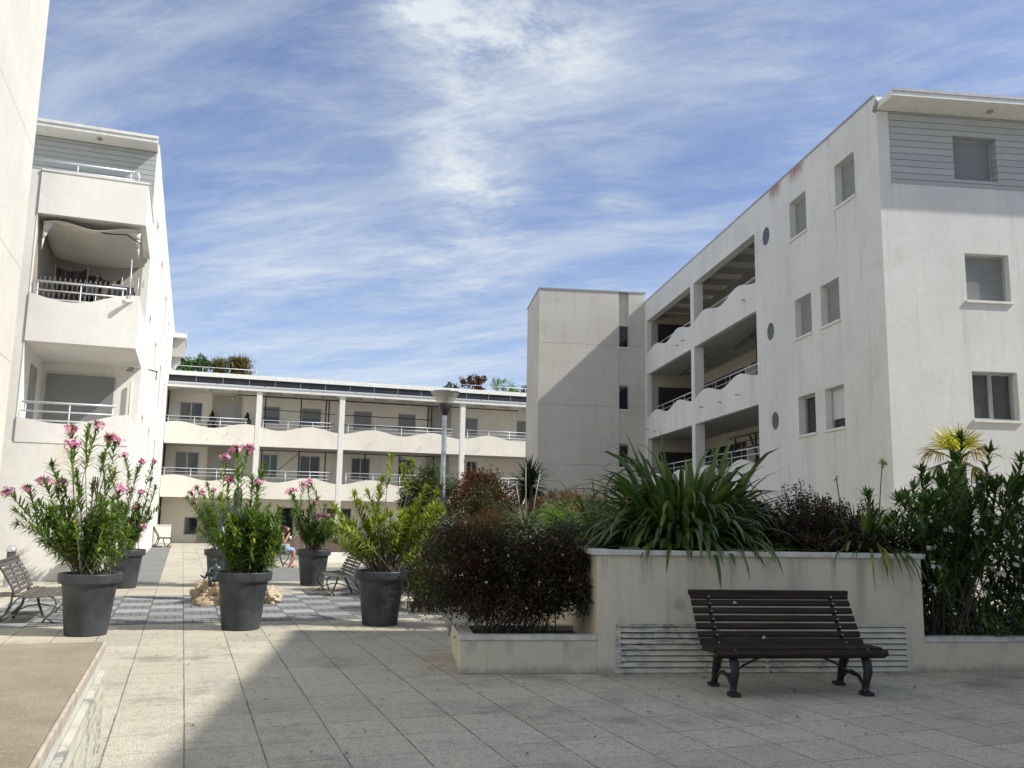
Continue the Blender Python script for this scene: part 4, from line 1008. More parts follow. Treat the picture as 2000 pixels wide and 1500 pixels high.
# ================================================================ potted oleanders
def make_pot(root):
    m=MB(); m.lathe([(0,.0),(.245,.0),(.252,.02),(.325,.63),(.328,.645),(.368,.648),(.375,.66),(.385,.755),(.380,.77),(.352,.77),(.345,.745),(.33,.70),(.0,.70)],40); m.build("pot",M['pot'],root)
    m=MB(); m.lathe([(0,.715),(.2,.72),(.335,.70)],20); m.build("soil",M['soil'],root)
TIPS={
'A':(-1.05,12.6,[(-.31,2.53,1),(-.08,2.64,1),(.09,2.48,1),(-.26,2.33,1),(.16,2.42,1),(-.16,2.57,0),(-.57,2.11,0),(-1.0,1.75,1),(-.78,1.79,1),(-.6,1.89,1),(-.44,1.89,1),(-.27,2.0,0),(-.34,1.52,1),(-.7,1.63,0),(-.87,1.53,0),(-.07,1.87,0),(.35,1.55,0),(.24,1.81,1),(.07,1.54,0),(-.19,1.8,0),(-.73,1.27,0),(.4,1.29,0),(-.46,1.54,0),(-.49,1.79,0),(.02,2.21,0),(.19,2.01,0)]),
'E':(-1.03,19.7,[(-.15,2.62,1),(.15,2.53,1),(.39,2.54,1),(0,1.94,1),(.2,1.89,1),(.37,2.16,0),(.09,1.58,1),(-.36,2.14,1),(.3,1.21,1),(-.27,1.62,0),(-.08,2.25,0),(.37,1.53,0),(-.11,1.42,0),(.11,2.37,0),(.46,2.0,0)]),
'B':(.85,12.75,[(-.34,2.31,1),(-.21,2.39,1),(-.04,2.43,1),(.21,2.19,0),(-.19,2.07,0),(.09,1.93,1),(-.29,1.96,1),(.02,2.0,0),(.15,2.08,0),(-.3,1.57,0),(-.15,1.43,0),(.11,1.65,0),(.25,1.51,0),(.39,1.58,0),(.43,1.37,0),(.34,1.23,0),(-.34,1.22,0),(-.41,1.29,0),(-.02,1.51,0),(.06,1.3,0),(.17,1.09,0),(-.2,1.09,0),(.38,1.05,0),(.23,1.3,0),(-.07,1.23,0)]),
'F':(.86,19.75,[(-.7,1.92,1),(-.6,2.01,1),(-.49,1.92,1),(-.26,1.98,1),(-.79,1.81,0),(-.63,1.71,1),(-.13,1.88,0),(.03,1.83,0),(-.42,1.66,0),(.2,1.67,0),(-.4,2.09,0),(.61,1.79,0),(.85,1.68,0),(.9,1.46,0),(-.2,1.45,0),(.41,1.56,0),(-.51,1.39,0)]),
'C':(2.78,12.8,[(.12,2.41,0),(.36,2.34,0),(.21,2.26,0),(-.03,2.06,0),(-.68,1.67,0),(-.46,1.83,0),(-.24,1.87,0),(-.38,1.72,0),(-.09,1.91,0),(.61,1.97,0),(.73,1.89,0),(.5,1.73,0),(.39,1.62,0),(.66,1.62,0),(-.6,1.53,0),(-.75,1.6,0),(-.44,1.38,0),(-.15,1.61,0),(0,1.54,0),(.23,1.54,0),(-.69,1.16,0),(-.59,1.31,0),(.86,1.74,0),(.47,1.47,0),(-.22,1.39,0),(.09,1.32,0),(-.81,1.45,0)]),
'D':(2.77,19.85,[(-.59,1.97,1),(-.48,2.03,1),(-.22,2.21,1),(-.32,2.15,1),(-.15,2.1,1),(-.06,1.76,1),(.03,1.87,0),(.05,1.48,1),(.18,1.46,1),(.33,1.37,1),(-.18,1.59,0),(.26,1.71,0),(.44,1.6,0),(-.53,1.86,0),(.18,1.14,0),(-.29,1.59,0),(.4,1.26,0),(-.05,1.25,0)])}
LBL={'A':"pink oleander with a tall central shoot in the leftmost pot of the front row",
'B':"pink oleander with a round bushy base in the pot before the rock fountain",
'C':"yellow-green oleander without flowers in the shaded pot nearest the red-leaved shrub",
'D':"pink oleander in the right-hand pot of the second row, beside the seated person",
'E':"pink oleander in the left-hand pot of the second row, against the white wall",
'F':"pink oleander in the second-row pot half hidden behind the rock fountain"}
PALS={'A':([(0.078,0.150,0.030),(0.111,0.182,0.037),(0.156,0.221,0.044),(0.390,0.351,0.056)],[4,4,2.5,.45]),'B':([(0.078,0.143,0.030),(0.111,0.182,0.037),(0.156,0.221,0.050),(0.312,0.338,0.062)],[4,4,2,.5]),
'C':([(0.130,0.195,0.037),(0.195,0.260,0.044),(0.273,0.325,0.050),(0.442,0.390,0.044)],[3,4,3,1.2]),'D':([(0.078,0.150,0.031),(0.117,0.182,0.037)],[1,1]),'E':([(0.072,0.130,0.031),(0.104,0.169,0.037)],[1,1]),'F':([(0.098,0.163,0.035),(0.130,0.208,0.044)],[1,1])}
DENS={'A':1.7,'B':1.0,'C':1.6,'D':1.6,'E':1.8,'F':1.6}
for k,(px,py,tp) in TIPS.items():
    t=thing("potted_oleander",LBL[k],"potted shrub",(px,py,0),group="potted oleanders on the paving")
    make_pot(t); tips=[]
    for (x,z,f) in tp:
        w=.30+.25*abs(x); tips.append((x,rng.normal()*w*.7,z,f, .40+.36*min(1,max(0,(z-1.5)/.8))))
    for i in range(int(len(tp)*DENS[k])):
        x,z,f=tp[rng.integers(len(tp))]; q=rng.uniform(.45,.92); tips.append((x*q+rng.normal()*.12, rng.normal()*.32*q, .77+(min(z,1.75)-.77)*q+rng.normal()*.08, 0))
    if k=='B':
        for i in range(60): a=rng.uniform(0,6.28); e=rng.uniform(-.15,1.25); r=.50*rng.uniform(.7,1.05); tips.append((.05+r*math.cos(a)*math.cos(e),r*math.sin(a)*math.cos(e),1.10+.40*math.sin(e),0,.15))
    ends=stems_and_leaves(t,tips,lambda: (rng.normal()*.09,rng.normal()*.09,.70),*PALS[k],leafL=(.12,.185),leafW=.026,t0_=.34 if k!='C' else .48,step=.036,r0=.0085 if k!='C' else .010,bend=.16,stem_mat='bark',angle=(30,72))
    hd=[(ends[i][0],ends[i][1]) for i,(x,z,f) in enumerate(tp) if f]
    flower_heads(t,hd,[(.80,.36,.52),(.88,.56,.68),(.70,.22,.40)],n=32,r=.10,size=.032)
    if k=='A': 
        m=MB()
        for i in range(5): m.tube([(rng.normal()*.05,rng.normal()*.05,.7),(rng.normal()*.06,rng.normal()*.06,1.3),(-.02+rng.normal()*.05,rng.normal()*.05,2.0)],[.013,.011,.007],6,cap=False)
        m.build("stems",M['bark'],t)

# ================================================================ street lamp, bollard
t=thing("street_lamp","galvanised lamp post with an upturned translucent cone lantern rising from the shrubs","street lamp",(5.15,18,0))
m=MB(); m.lathe([(.062,0),(.062,2.2),(.052,2.25),(.048,3.76)],20); m.build("post",M['galv'],t)
m=MB(); m.lathe([(.056,3.70),(.075,3.74),(.155,3.94),(.15,3.95),(.0,3.95)],28); m.build("lamp_base",M['black'],t)
def lantern():
    mm,nt,out=new_mat('ribbed_clear_lantern'); n=N(nt)
    z=n.xyz(n.obj())[2]
    b=n.node("ShaderNodeBsdfPrincipled",{"Base Color":(.75,.72,.60,1),"Roughness":.25,"Specular IOR Level":.6}); tr=n.node("ShaderNodeBsdfTransparent",{"Color":(.80,.80,.74,1)})
    mx=n.node("ShaderNodeMixShader",{0:.55}); nt.links.new(b.outputs[0],mx.inputs[1]); nt.links.new(tr.outputs[0],mx.inputs[2]); nt.links.new(mx.outputs[0],out.inputs[0]); return mm
m=MB(); m.lathe([(.155,3.95),(.315,4.205)],36); m.build("lantern",lantern(),t)
m=MB(); 
for i in range(5): z=3.98+i*.045; m.lathe([(.05,z),(.10,z+.008),(.05,z+.016)],20)
m.build("reflector_rings",M['steel'],t)
m=MB(); m.lathe([(0,4.245),(.15,4.24),(.29,4.222),(.328,4.205),(.31,4.198),(0,4.20)],36); m.build("cap",M['galv'],t)
m=MB(); m.lathe([(.054,2.86),(.054,2.90)],20); m.build("band",M['galv'],t)

t=thing("bollard_light","brushed steel bollard light with a domed cap at the far left edge","bollard",(-3.0,19.15,.085))
m=MB(); m.lathe([(.092,0),(.085,.02),(.085,.50)],24); m.build("post",M['galv'],t)
m=MB(); m.lathe([(.075,.50),(.075,.67)],24); m.build("louvre_head",slatted('dark_louvre_head',(.10,.10,.09),.022,depth=.9),t)
m=MB(); m.lathe([(.095,.66),(.095,.69),(.085,.73),(.055,.765),(0,.78)],24); m.build("cap",M['steel'],t)

# ================================================================ rock fountain and bronzes
def rock(name,label,loc,size,seed,grp):
    t=thing(name,label,"rock",loc,group=grp)
    import bmesh
    from mathutils import noise as mn
    bm=bmesh.new(); bmesh.ops.create_icosphere(bm,subdivisions=5,radius=1.0); off=Vector((seed*3.1,seed*1.7,seed*.9))
    for v in bm.verts:
        d=v.co.normalized(); f=1+.45*mn.noise(d*1.3+off)+.28*mn.noise(d*3.2+off)+.15*mn.noise(d*7+off)+.09*mn.noise(d*15+off)
        c=d*f; v.co=Vector((c.x*size[0],c.y*size[1],max(-.02,c.z*size[2]+size[2]*.55)))
    me=bpy.data.meshes.new("stone"); bm.to_mesh(me); bm.free(); me.materials.append(M['rock'])
    for p in me.polygons: p.use_smooth=True
    o=bpy.data.objects.new("stone",me); COL.objects.link(o); o.parent=t
rock("rock","large pitted limestone rock at the front of the fountain, left of the middle pot",(.78,16.05,0),(.36,.30,.20),1.0,"fountain rocks")
rock("rock","upright limestone rock at the left side of the fountain",(.44,16.5,0),(.20,.24,.25),2.3,"fountain rocks")
rock("rock","pale limestone rock showing on the right side of the middle pot",(1.50,16.2,0),(.20,.25,.17),3.7,"fountain rocks")
rock("rock","rear limestone rock carrying the tall bronze figure",(.98,16.75,0),(.5,.42,.26),5.1,"fountain rocks")

def skin_body(name, joints, edges, mat, parent, sub=2, root_i=0, extra=None):
    me=bpy.data.meshes.new(name); me.from_pydata([j[:3] for j in joints],edges,[]); me.update()
    o=bpy.data.objects.new(name,me); COL.objects.link(o); o.parent=parent
    sk=o.modifiers.new("skin","SKIN"); sk.use_smooth_shade=True
    L=me.skin_vertices[0].data if me.skin_vertices else None
    if L is None:
        bpy.context.view_layer.objects.active=o
        me.attributes  # older layout
    for i,j in enumerate(joints):
        r=j[3]; r2=j[4] if len(j)>4 else r; L[i].radius=(r,r2); L[i].use_root=(i==root_i)
    s=o.modifiers.new("sub","SUBSURF"); s.levels=sub; s.render_levels=sub
    me.materials.append(mat); return o

t=thing("bronze_statue","tall dark bronze figure with rounded shoulders standing on the fountain rocks","statue",(.93,16.65,.42))
J=[(0,0,.45,.22,.16),(0,0,.25,.21,.16),(0,0,.0,.18,.15),(.02,0,.70,.16,.13),(.04,0,.95,.25,.16),(.03,0,1.12,.22,.14),(.0,0,1.25,.06),(-.01,-.01,1.36,.095),(-.01,-.01,1.52,.085),(.01,.02,1.60,.05),
   (.24,0,1.10,.10),(.30,-.02,.92,.085),(.27,-.10,.74,.06),(.12,-.16,.68,.045),(-.20,0,1.10,.09),(-.27,-.02,.90,.07),(-.22,-.1,.74,.055),(-.10,-.16,.70,.045)]
Ed=[(0,1),(1,2),(0,3),(3,4),(4,5),(5,6),(6,7),(7,8),(8,9),(5,10),(10,11),(11,12),(12,13),(5,14),(14,15),(15,16),(16,17)]
skin_body("figure",J,Ed,M['bronze'],t)
t=thing("bronze_statue","small seated bronze figure on the left fountain rock","statue",(.60,16.15,.33))
J=[(0,0,.10,.10,.09),(.0,.02,.24,.085,.07),(-.01,.02,.33,.035),(-.02,.01,.395,.045),(-.02,.01,.44,.04),(.08,.0,.27,.035),(.10,-.08,.19,.03),(.04,-.14,.20,.025),(-.09,0,.27,.035),(-.11,-.07,.18,.028),(-.04,-.13,.20,.022),
   (.07,-.10,.10,.055),(.09,-.20,.12,.045),(.08,-.20,-.02,.032),(-.07,-.10,.09,.055),(-.08,-.19,.12,.042),(-.07,-.20,-.03,.03),(-.16,.03,.10,.02),(-.24,.03,.16,.012)]
Ed=[(0,1),(1,2),(2,3),(3,4),(1,5),(5,6),(6,7),(1,8),(8,9),(9,10),(0,11),(11,12),(12,13),(0,14),(14,15),(15,16),(8,17),(17,18)]
skin_body("figure",J,Ed,M['bronze'],t)

# ================================================================ seated person (faces +x, on the bench at 2.62, 26.6)
t=thing("person","barefoot person in dark sleeveless top and light blue shorts sitting bent forward on a bench","person",(2.72,26.45,0),0)
z0=.46
J=[(-.08,0,z0+.06,.13,.11),(-.08,0,z0+.18,.12,.10),(-.05,0,z0+.32,.125,.095),(.02,0,z0+.44,.13,.09),(.07,0,z0+.50,.05),(.13,0,z0+.56,.055),(.18,0,z0+.60,.078),(.20,0,z0+.68,.07),
   (.02,-.16,z0+.43,.045),(.10,-.18,z0+.22,.036),(.20,-.09,z0+.42,.028),(.24,-.05,z0+.48,.026),
   (.02,.16,z0+.43,.045),(.10,.18,z0+.20,.036),(.20,.10,z0+.38,.028),(.23,.06,z0+.45,.026),
   (.02,-.10,z0+.04,.085),(.38,-.10,z0+.03,.062),(.40,-.10,z0-.02,.056),(.36,-.10,z0-.20,.050),(.30,-.10,.08,.033),(.30,-.10,.045,.035),(.40,-.10,.03,.028),(.47,-.10,.022,.02),
   (.02,.10,z0+.04,.085),(.40,.11,z0+.03,.062),(.42,.11,z0-.02,.056),(.40,.11,z0-.20,.050),(.37,.11,.08,.033),(.37,.11,.045,.035),(.47,.11,.03,.028),(.54,.11,.022,.02)]
Ed=[(0,1),(1,2),(2,3),(3,4),(4,5),(5,6),(6,7),(3,8),(8,9),(9,10),(10,11),(3,12),(12,13),(13,14),(14,15),(0,16),(16,17),(17,18),(18,19),(19,20),(20,21),(21,22),(22,23),(0,24),(24,25),(25,26),(26,27),(27,28),(28,29),(29,30),(30,31)]
for hand,sg in ((11,1),(15,-1)):
    hx,hy,hz=J[hand][:3]
    for f in range(4):
        i=len(J); J.append((hx+.012,hy-.02+f*.014,hz+.035,.009)); J.append((hx+.004,hy-.018+f*.013,hz+.065-.004*abs(f-1.5),.008)); Ed+= [(hand,i),(i,i+1)]
    i=len(J); J.append((hx-.01,hy+sg*.03,hz+.02,.010)); J.append((hx+.0,hy+sg*.03,hz+.045,.008)); Ed+=[(hand,i),(i,i+1)]
skin_body("body",J,Ed,M['skin'],t)
J=[(-.085,0,z0+.02,.14,.12),(-.085,0,z0+.20,.135,.115),(-.055,0,z0+.33,.14,.11),(.01,0,z0+.425,.115,.10)]
skin_body("vest",J,[(0,1),(1,2),(2,3)],M['shirt'],t)
J=[(-.08,0,z0+.03,.15,.13),(.03,-.10,z0+.04,.102),(.36,-.10,z0+.03,.082),(.39,-.10,z0-.03,.078),(.03,.10,z0+.04,.102),(.38,.11,z0+.03,.082),(.41,.11,z0-.03,.078)]
skin_body("shorts",J,[(0,1),(1,2),(2,3),(0,4),(4,5),(5,6)],M['denim'],t)
J=[(.15,0,z0+.66,.09),(.17,0,z0+.71,.088),(.09,0,z0+.62,.07),(.10,-.06,z0+.52,.045),(.10,.06,z0+.52,.045)]
skin_body("hair",J,[(0,1),(0,2),(0,3),(0,4)],M['hair'],t)
t=thing("white_cup","small white cup or paper held in front of the seated person","cup",(2.99,26.41,.78))
m=MB(); m.lathe([(0,0),(.032,0),(.042,.10),(.038,.10),(.03,.01)],14); m.build("cup",M['coping'],t)
# wooden trough and white wall block in the background
t=thing("wooden_trough","long brown boarded trough planted with low green hedge behind the seated person","planter",(5.6,34.0,0))
m=MB(); m.box(-1.7,1.7,-.35,.35,0,.62); m.build("trough",M['wood_planter'],t)
bush(t,(0,0,.9),(1.7,.35,.32),2600,[(.06,.11,.025),(.04,.08,.02),(.09,.14,.03)],size=(.05,.09),shell=.3,clumps=60,clump_r=.2,twigs=12,base=(0,0,.55))
t=thing("wall_block","small white wall block behind the far bench at the foot of the left wall","wall",(-1.05,42.1,0))
m=MB(); m.box(0,.62,0,.35,0,.86); m.build("block",M['stucco_left'],t,bevel=.01)
m=MB(); m.box(-.01,.64,-.02,.37,.862,.90); m.build("coping",M['coping'],t)
# ================================================================ planting
def PW(u,v,z=0): a=rad(13); return (2.73+u*math.cos(a)+v*math.sin(a), 8.73-u*math.sin(a)+v*math.cos(a), z)
DR=[(.044,.021,.014),(.034,.028,.014),(.075,.030,.016),(.026,.036,.014),(.10,.048,.02)]
def white_dots(root, n, fn, pal, size=.02, name="flowers"):
    P=np.array([fn() for _ in range(n)]); P5=np.repeat(P,4,axis=0)+rng.normal(size=(n*4,3))*.006; tag(flakes(name,M['petal'],root,P5,rdir(n*4,.3),size,size*.7,colours(n*4,pal,None,.1)),kind='stuff')

t=thing("red_leaved_shrub","broad dark reddish shrub with tiny pale flowers filling the low left planter","shrub",PW(.62,.66),-13)
cc=bush(t,(-.02,0,.97),(.90,.50,.42),50000,DR,[4,4,2,5.5,1],size=(.026,.046),aspect=.6,shell=.1,clumps=300,clump_r=.17,twigs=85,base=(0,0,.27),stem_r=.006,zmin=.56,boxy=True)
white_dots(t,130,lambda: cc[rng.integers(len(cc))]+rng.normal(size=3)*.07+np.array([0,-.06,.02]),[(.75,.62,.60),(.8,.74,.72)],.022)
P=[];D=[]
for k in range(60):      # loose shoots hanging at both sides
    s=1 if rng.random()<.55 else -1; b=np.array([s*rng.uniform(.85,1.0),rng.normal()*.25-.05,rng.uniform(.5,1.1)]); d=norm(np.array([s*.8,rng.normal()*.3,rng.uniform(-.4,.6)])); 
    for q in range(14): P.append(b+d*q*.014+rng.normal(size=3)*.012); D.append(norm(d+rng.normal(size=3)*.8))
flakes("loose_shoots",M['small_leaf'],t,P,D,.024,.012,colours(len(P),DR))

FLX=[(.055,.100,.022),(.080,.125,.026),(.115,.155,.036),(.040,.075,.018),(.22,.22,.06)]
def strap_clump(name,label,cat,loc,n,L,W,elev,droop,pal,wts=None,r0=.12,seg=8,rz=0,part="leaves",flat=.5,grp=None,clamp=None,tb=False):
    t=thing(name,label,cat,loc,rz,grp); a=rng.uniform(0,6.28,n); e=np.radians(rng.uniform(*elev,n)); rr=r0*np.sqrt(rng.random(n))
    P=np.stack([rr*np.cos(a),rr*np.sin(a)*flat+0*a,0*a],1); D=np.stack([np.cos(a)*np.cos(e),np.sin(a)*np.cos(e),np.sin(e)],1)
    pr=np.array([.55,.8,.95,1,1,.95,.85,.62,.03]) if seg==8 else None
    blades(part,M['blade'],t,P,D,rng.uniform(*L,n)*(1-.27*np.maximum(0,-np.sin(a))),rng.uniform(W*.7,W*1.15,n),colours(n,pal,wts,.18),clamp=clamp,droop=rng.uniform(*droop,n)*(1.25-.5*e if not tb else 1),tipbend=tb,seg=seg,fold=.35,prof=pr,face=norm(np.cross(np.cross(D,[0,0,1.]),D)+rng.normal(size=(n,3))*.25)); return t
strap_clump("flax_lily","huge clump of arching strap leaves spilling over the high planter wall","plant",PW(2.66,.85,1.16),900,(.85,1.66),.066,(4,86),(.6,3.0),FLX,[4,4,3,3,.6],r0=.42,rz=-13,tb=True,clamp=(-.90,.115))
strap_clump("flax_lily","lower strap-leaved clump with yellowish blades left behind the huge one","plant",PW(1.95,2.0,1.16),260,(.7,1.25),.045,(5,75),(.5,2.2),[(.07,.12,.025),(.11,.16,.035),(.22,.20,.05)],r0=.2,rz=-13,clamp=(-2.0,.115))
# snapped, folded blades with grey undersides over the wall
t=thing("agapanthus","dark strap leaves with two tall budding stalks at the right end of the high wall","plant",PW(4.72,.55,1.16),-13)
n=260; a=rng.uniform(0,6.28,n); e=np.radians(rng.uniform(15,80,n)); D=np.stack([np.cos(a)*np.cos(e),np.sin(a)*np.cos(e),np.sin(e)],1)
P=np.stack([.22*np.cos(a)*rng.random(n),.15*np.sin(a),0*a],1)
blades("leaves",M['blade'],t,P,D,rng.uniform(.5,1.0,n),.034,colours(n,FLX),droop=rng.uniform(.8,2.4,n),seg=8,clamp=(-.60,.115))
for (x,h,nm) in ((.26,1.12,"flower_stalk"),(-.32,.93,"flower_stalk")):
    m=MB(); m.tube([(x*.5,0,0),(x*.8,0,h*.5),(x,-.02,h)],.007,6); so=m.build(nm,plain('pale_green_stalk',(.12,.16,.06),.6),t)
    k=40 if x>0 else 10; dd=rdir(k,.25); flakes("flower_head",M['petal'],so,np.tile([x,-.02,h],(k,1)),dd,.075 if x>0 else .05,.022,colours(k,[(.42,.46,.22),(.55,.56,.34)]))
FU=[(.045,.026,.020),(.030,.036,.018),(.075,.026,.022),(.022,.028,.014)]
t=thing("fuchsia_bush","spiky dark fuchsia with small red flowers between the strap-leaved clump and the white oleander","shrub",PW(4.28,.9,1.16),-13)
P=[];D=[];m=MB()
for k in range(260):
    x=rng.normal()*.42; y=rng.normal()*.22; h=rng.uniform(.35,.78)*(1-.25*abs(x)); 
    if rng.random()<.12: h*=1.28
    tp=np.array([x*1.25,y*1.3,h]); 
    if rng.random()<.25: tp=np.array([x*1.2,-.6-rng.random()*.25,rng.uniform(.12,.3)])
    pts=bez(np.array([x*.4,y*.4,0]),np.array([x,y,h*.6]),tp,8); m.tube([tuple(p) for p in pts],.0035,4,cap=False)
    for q in range(95):
        s=rng.uniform(.25,1)*7; i0=min(6,int(s)); P.append(pts[i0]+(pts[i0+1]-pts[i0])*(s-i0)+rng.normal(size=3)*.022); D.append(rdir(1,.2)[0])
m.build("stems",M['bark_dark'],t); flakes("foliage",M['small_leaf'],t,P,D,rng.uniform(.026,.044,len(P)),.02,colours(len(P),FU,[3,3,2,3]))
k=380; idx=rng.integers(len(P),size=k); flakes("flowers",M['petal'],t,np.array(P)[idx]+np.array([0,-.03,0]),np.tile([0,-.2,-1.],(k,1))+rng.normal(size=(k,3))*.3,.04,.013,colours(k,[(.40,.02,.04),(.28,.015,.03)]))

WO=[(.068,.125,.034),(.095,.160,.048),(.13,.20,.065),(.045,.085,.024)]
def dome(u0,u1,ztop):
    while True:
        x=rng.uniform(u0,u1); z=rng.uniform(.42,2.4); 
        if z<ztop(x): return x,z
ole_top=lambda u: 1.62+.60*math.exp(-((u-5.9)/.62)**2)-.10*max(0,u-6.4)+.12*math.sin(u*9)
for (ub,vb,u0,u1,nt_,lab) in ((5.75,.75,4.90,6.45,112,"dense dark oleander with white flowers in the right planter, next to the high wall"),(7.0,.8,6.2,8.0,88,"dark white-flowered oleander running out of the picture at the right edge")):
    t=thing("white_oleander",lab,"shrub",PW(ub,vb,.26),-13,group="white oleanders in the right planter"); tips=[]
    for i in range(nt_):
        x,z=dome(u0,u1,ole_top) if i%4 else (lambda q:(q,ole_top(q)))(rng.uniform(u0,u1))
        y=rng.normal()*.33 if i%4 else -rng.uniform(.35,.75)
        if z<1.25 and x<5.2: x=5.2+rng.random()*.2
        if z>1.3 and rng.random()<.16: z+=rng.uniform(.1,.3)
        tips.append((x-ub,y,z-.26))
    ends=stems_and_leaves(t,tips,lambda:(rng.normal()*.22,rng.normal()*.14,0),WO,[3,3,2,3],leafL=(.16,.25),leafW=.034,t0_=.45,step=.058,r0=.009,bend=.18,angle=(32,80))
    fl=[e for e in ends if rng.random()<.12 or e[0][1]<-.45 and rng.random()<.3]
    flower_heads(t,fl,[(.78,.80,.74),(.70,.72,.66)],n=6,r=.07,size=.024)
    fr_=[(np.array([rng.uniform(u0,u1)-ub,-.62-rng.random()*.15,rng.uniform(.5,1.6)]),np.array([0,-.8,.4])) for _ in range(9)]
    flower_heads(t,fr_,[(.78,.80,.74),(.70,.72,.66)],n=6,r=.07,size=.032)

# fan palm behind the oleander
t=thing("fan_palm","small fan palm with yellow fresh leaves and drooping dry ones above the white oleander","palm tree",PW(7.35,2.6,0))
m=MB(); m.tube([(0,0,.2),(.0,0,1.2),(.02,0,2.0),(.02,0,2.42),(.02,0,2.56)],[.10,.11,.12,.11,.05],12); m.build("trunk",M['fibre'],t)
def fan(root,az,el,pet,R,pal,nseg=17,spread=150,dr=.25,name="frond"):
    d=np.array([math.cos(az)*math.cos(el),math.sin(az)*math.cos(el),math.sin(el)]); b=np.array([.02,0,2.50]); mid=b+d*pet*.6; e=b+d*pet+np.array([0,0,-.05*pet])
    m=MB(); m.tube([tuple(b),tuple(mid),tuple(e)],[.012,.009,.007],5,cap=False); o=m.build(name,M['stalk'],root)
    s=norm(np.cross(d,[0,0,1.])); P=[];D=[]
    for k in range(nseg):
        a=math.radians(-spread/2+spread*k/(nseg-1)); P.append(e); D.append(d*math.cos(a)+s*math.sin(a)+np.array([0,0,.10*math.cos(a)]))
    blades("leaflets",M['blade'],o,P,D,R*rng.uniform(.85,1.05,nseg),.021,colours(nseg,pal),droop=dr*rng.uniform(.6,1.5,nseg),seg=4,fold=.5,face=np.tile(np.cross(s,d),(nseg,1)))
M['stalk']=plain('yellow_green_stalk',(.16,.15,.05),.6)
YE=[(.62,.52,.05),(.50,.46,.06),(.40,.42,.08)]; DRY=[(.17,.12,.075),(.11,.085,.06),(.25,.18,.08)]
for az,el in ((2.7,70),(1.9,62),(.5,65),(-.6,55),(3.6,50),(-1.6,72),(1.2,80)): fan(t,az,rad(el),.20,.42,YE)
for az,el in ((3.05,22),(2.4,30),(.1,25),(-.5,35)): fan(t,az,rad(el),.30,.38,[(.38,.26,.06),(.25,.18,.08)],16,120,.9)
for az,el in ((3.3,-8),(2.5,-15),(0.2,-5),(-.3,-20),(.9,-12),(3.9,-20),(-1.2,-25)): fan(t,az,rad(el),.42,.36,DRY,14,100,1.6)

# taller planting behind the low shrub
for (nm,lab,x,y,zc,R,n_,pal,sz,cl,zb) in (
 ("photinia_shrub","tall reddish shrub just right of the lamp post",5.42,16.2,1.98,(.55,.45,.52),13000,[(.11,.032,.018),(.055,.05,.022),(.075,.028,.018),(.16,.06,.02)],(.035,.06),90,.3),
 ("photinia_shrub","dark green underside shrub below the reddish one by the lamp post",5.35,15.6,1.45,(.66,.45,.50),15000,[(.038,.058,.022),(.055,.07,.028),(.07,.042,.02)],(.03,.055),90,.1),
 ("olive_shrub","grey-green shrub right behind the lamp post",5.75,20.5,2.05,(.62,.4,.62),7500,[(.10,.14,.07),(.13,.17,.09),(.07,.11,.05)],(.05,.08),70,.3),
 ("golden_shrub","thin shrub with brown and gold leaves above the red-leaved one",4.12,12.2,1.20,(.60,.45,.42),16000,[(.10,.05,.022),(.14,.08,.03),(.07,.035,.018),(.05,.045,.02)],(.02,.036),100,.1),
 ("conifer_shrub","dark feathery shrub left of the lamp post",4.62,17.6,1.75,(.38,.3,.80),8500,[(.035,.055,.02),(.06,.075,.025),(.09,.07,.03)],(.05,.09),60,.1),
 ("green_shrub","green and brown bush at the foot of the lamp post beside the yellow-green oleander",3.78,14.4,.70,(.50,.4,.55),11000,[(.06,.10,.025),(.09,.10,.03),(.11,.06,.03),(.04,.07,.02)],(.03,.055),80,.0),
 ("round_shrub","bright green rounded bush among the yuccas",5.42,12.35,1.52,(.33,.25,.24),4200,[(.12,.22,.03),(.09,.18,.025),(.16,.26,.04)],(.025,.045),36,.9),
 ("orange_shrub","orange-leaved bush left behind the huge strap-leaved clump",6.1,12.6,1.62,(.40,.3,.32),4200,[(.20,.10,.03),(.13,.12,.04),(.08,.10,.03)],(.03,.05),40,1.1)):
    t=thing(nm,lab,"shrub",(x,y,0)); bush(t,(0,0,zc),R,n_,pal,size=sz,aspect=.34 if nm in("conifer_shrub","olive_shrub") else .5,shell=.25,clumps=cl,clump_r=.17,twigs=26,base=(0,0,zb),stem_r=.008)
t=thing("maple_shrub","bare-looking reddish twiggy shrub in front of the stair tower","shrub",(7.0,15.6,.9))
m=MB();P=[];D=[]
def branch(p,d,L,r,dep):
    q=p+d*L; mid=p+d*L*.5+rng.normal(size=3)*L*.06; m.tube([tuple(p),tuple(mid),tuple(q)],[r,r*.8,r*.6],4,cap=False)
    if dep<=1:
        for k in range(12): P.append(p+(q-p)*rng.uniform(.2,1.1)+rng.normal(size=3)*.035); D.append(rdir(1)[0])
    if dep>0:
        for k in range(3): branch(q,norm(d+rng.normal(size=3)*.48+np.array([0,0,.02])),L*.74,r*.62,dep-1)
for k in range(7): branch(np.array([0,0,.1]),norm(np.array([rng.normal()*.9,rng.normal()*.4,.9])),.40,.016,4)
m.build("branches",M['bark_dark'],t); flakes("foliage",M['small_leaf'],t,P,D,.032,.018,colours(len(P),[(.13,.045,.035),(.09,.04,.035),(.16,.07,.04)]))

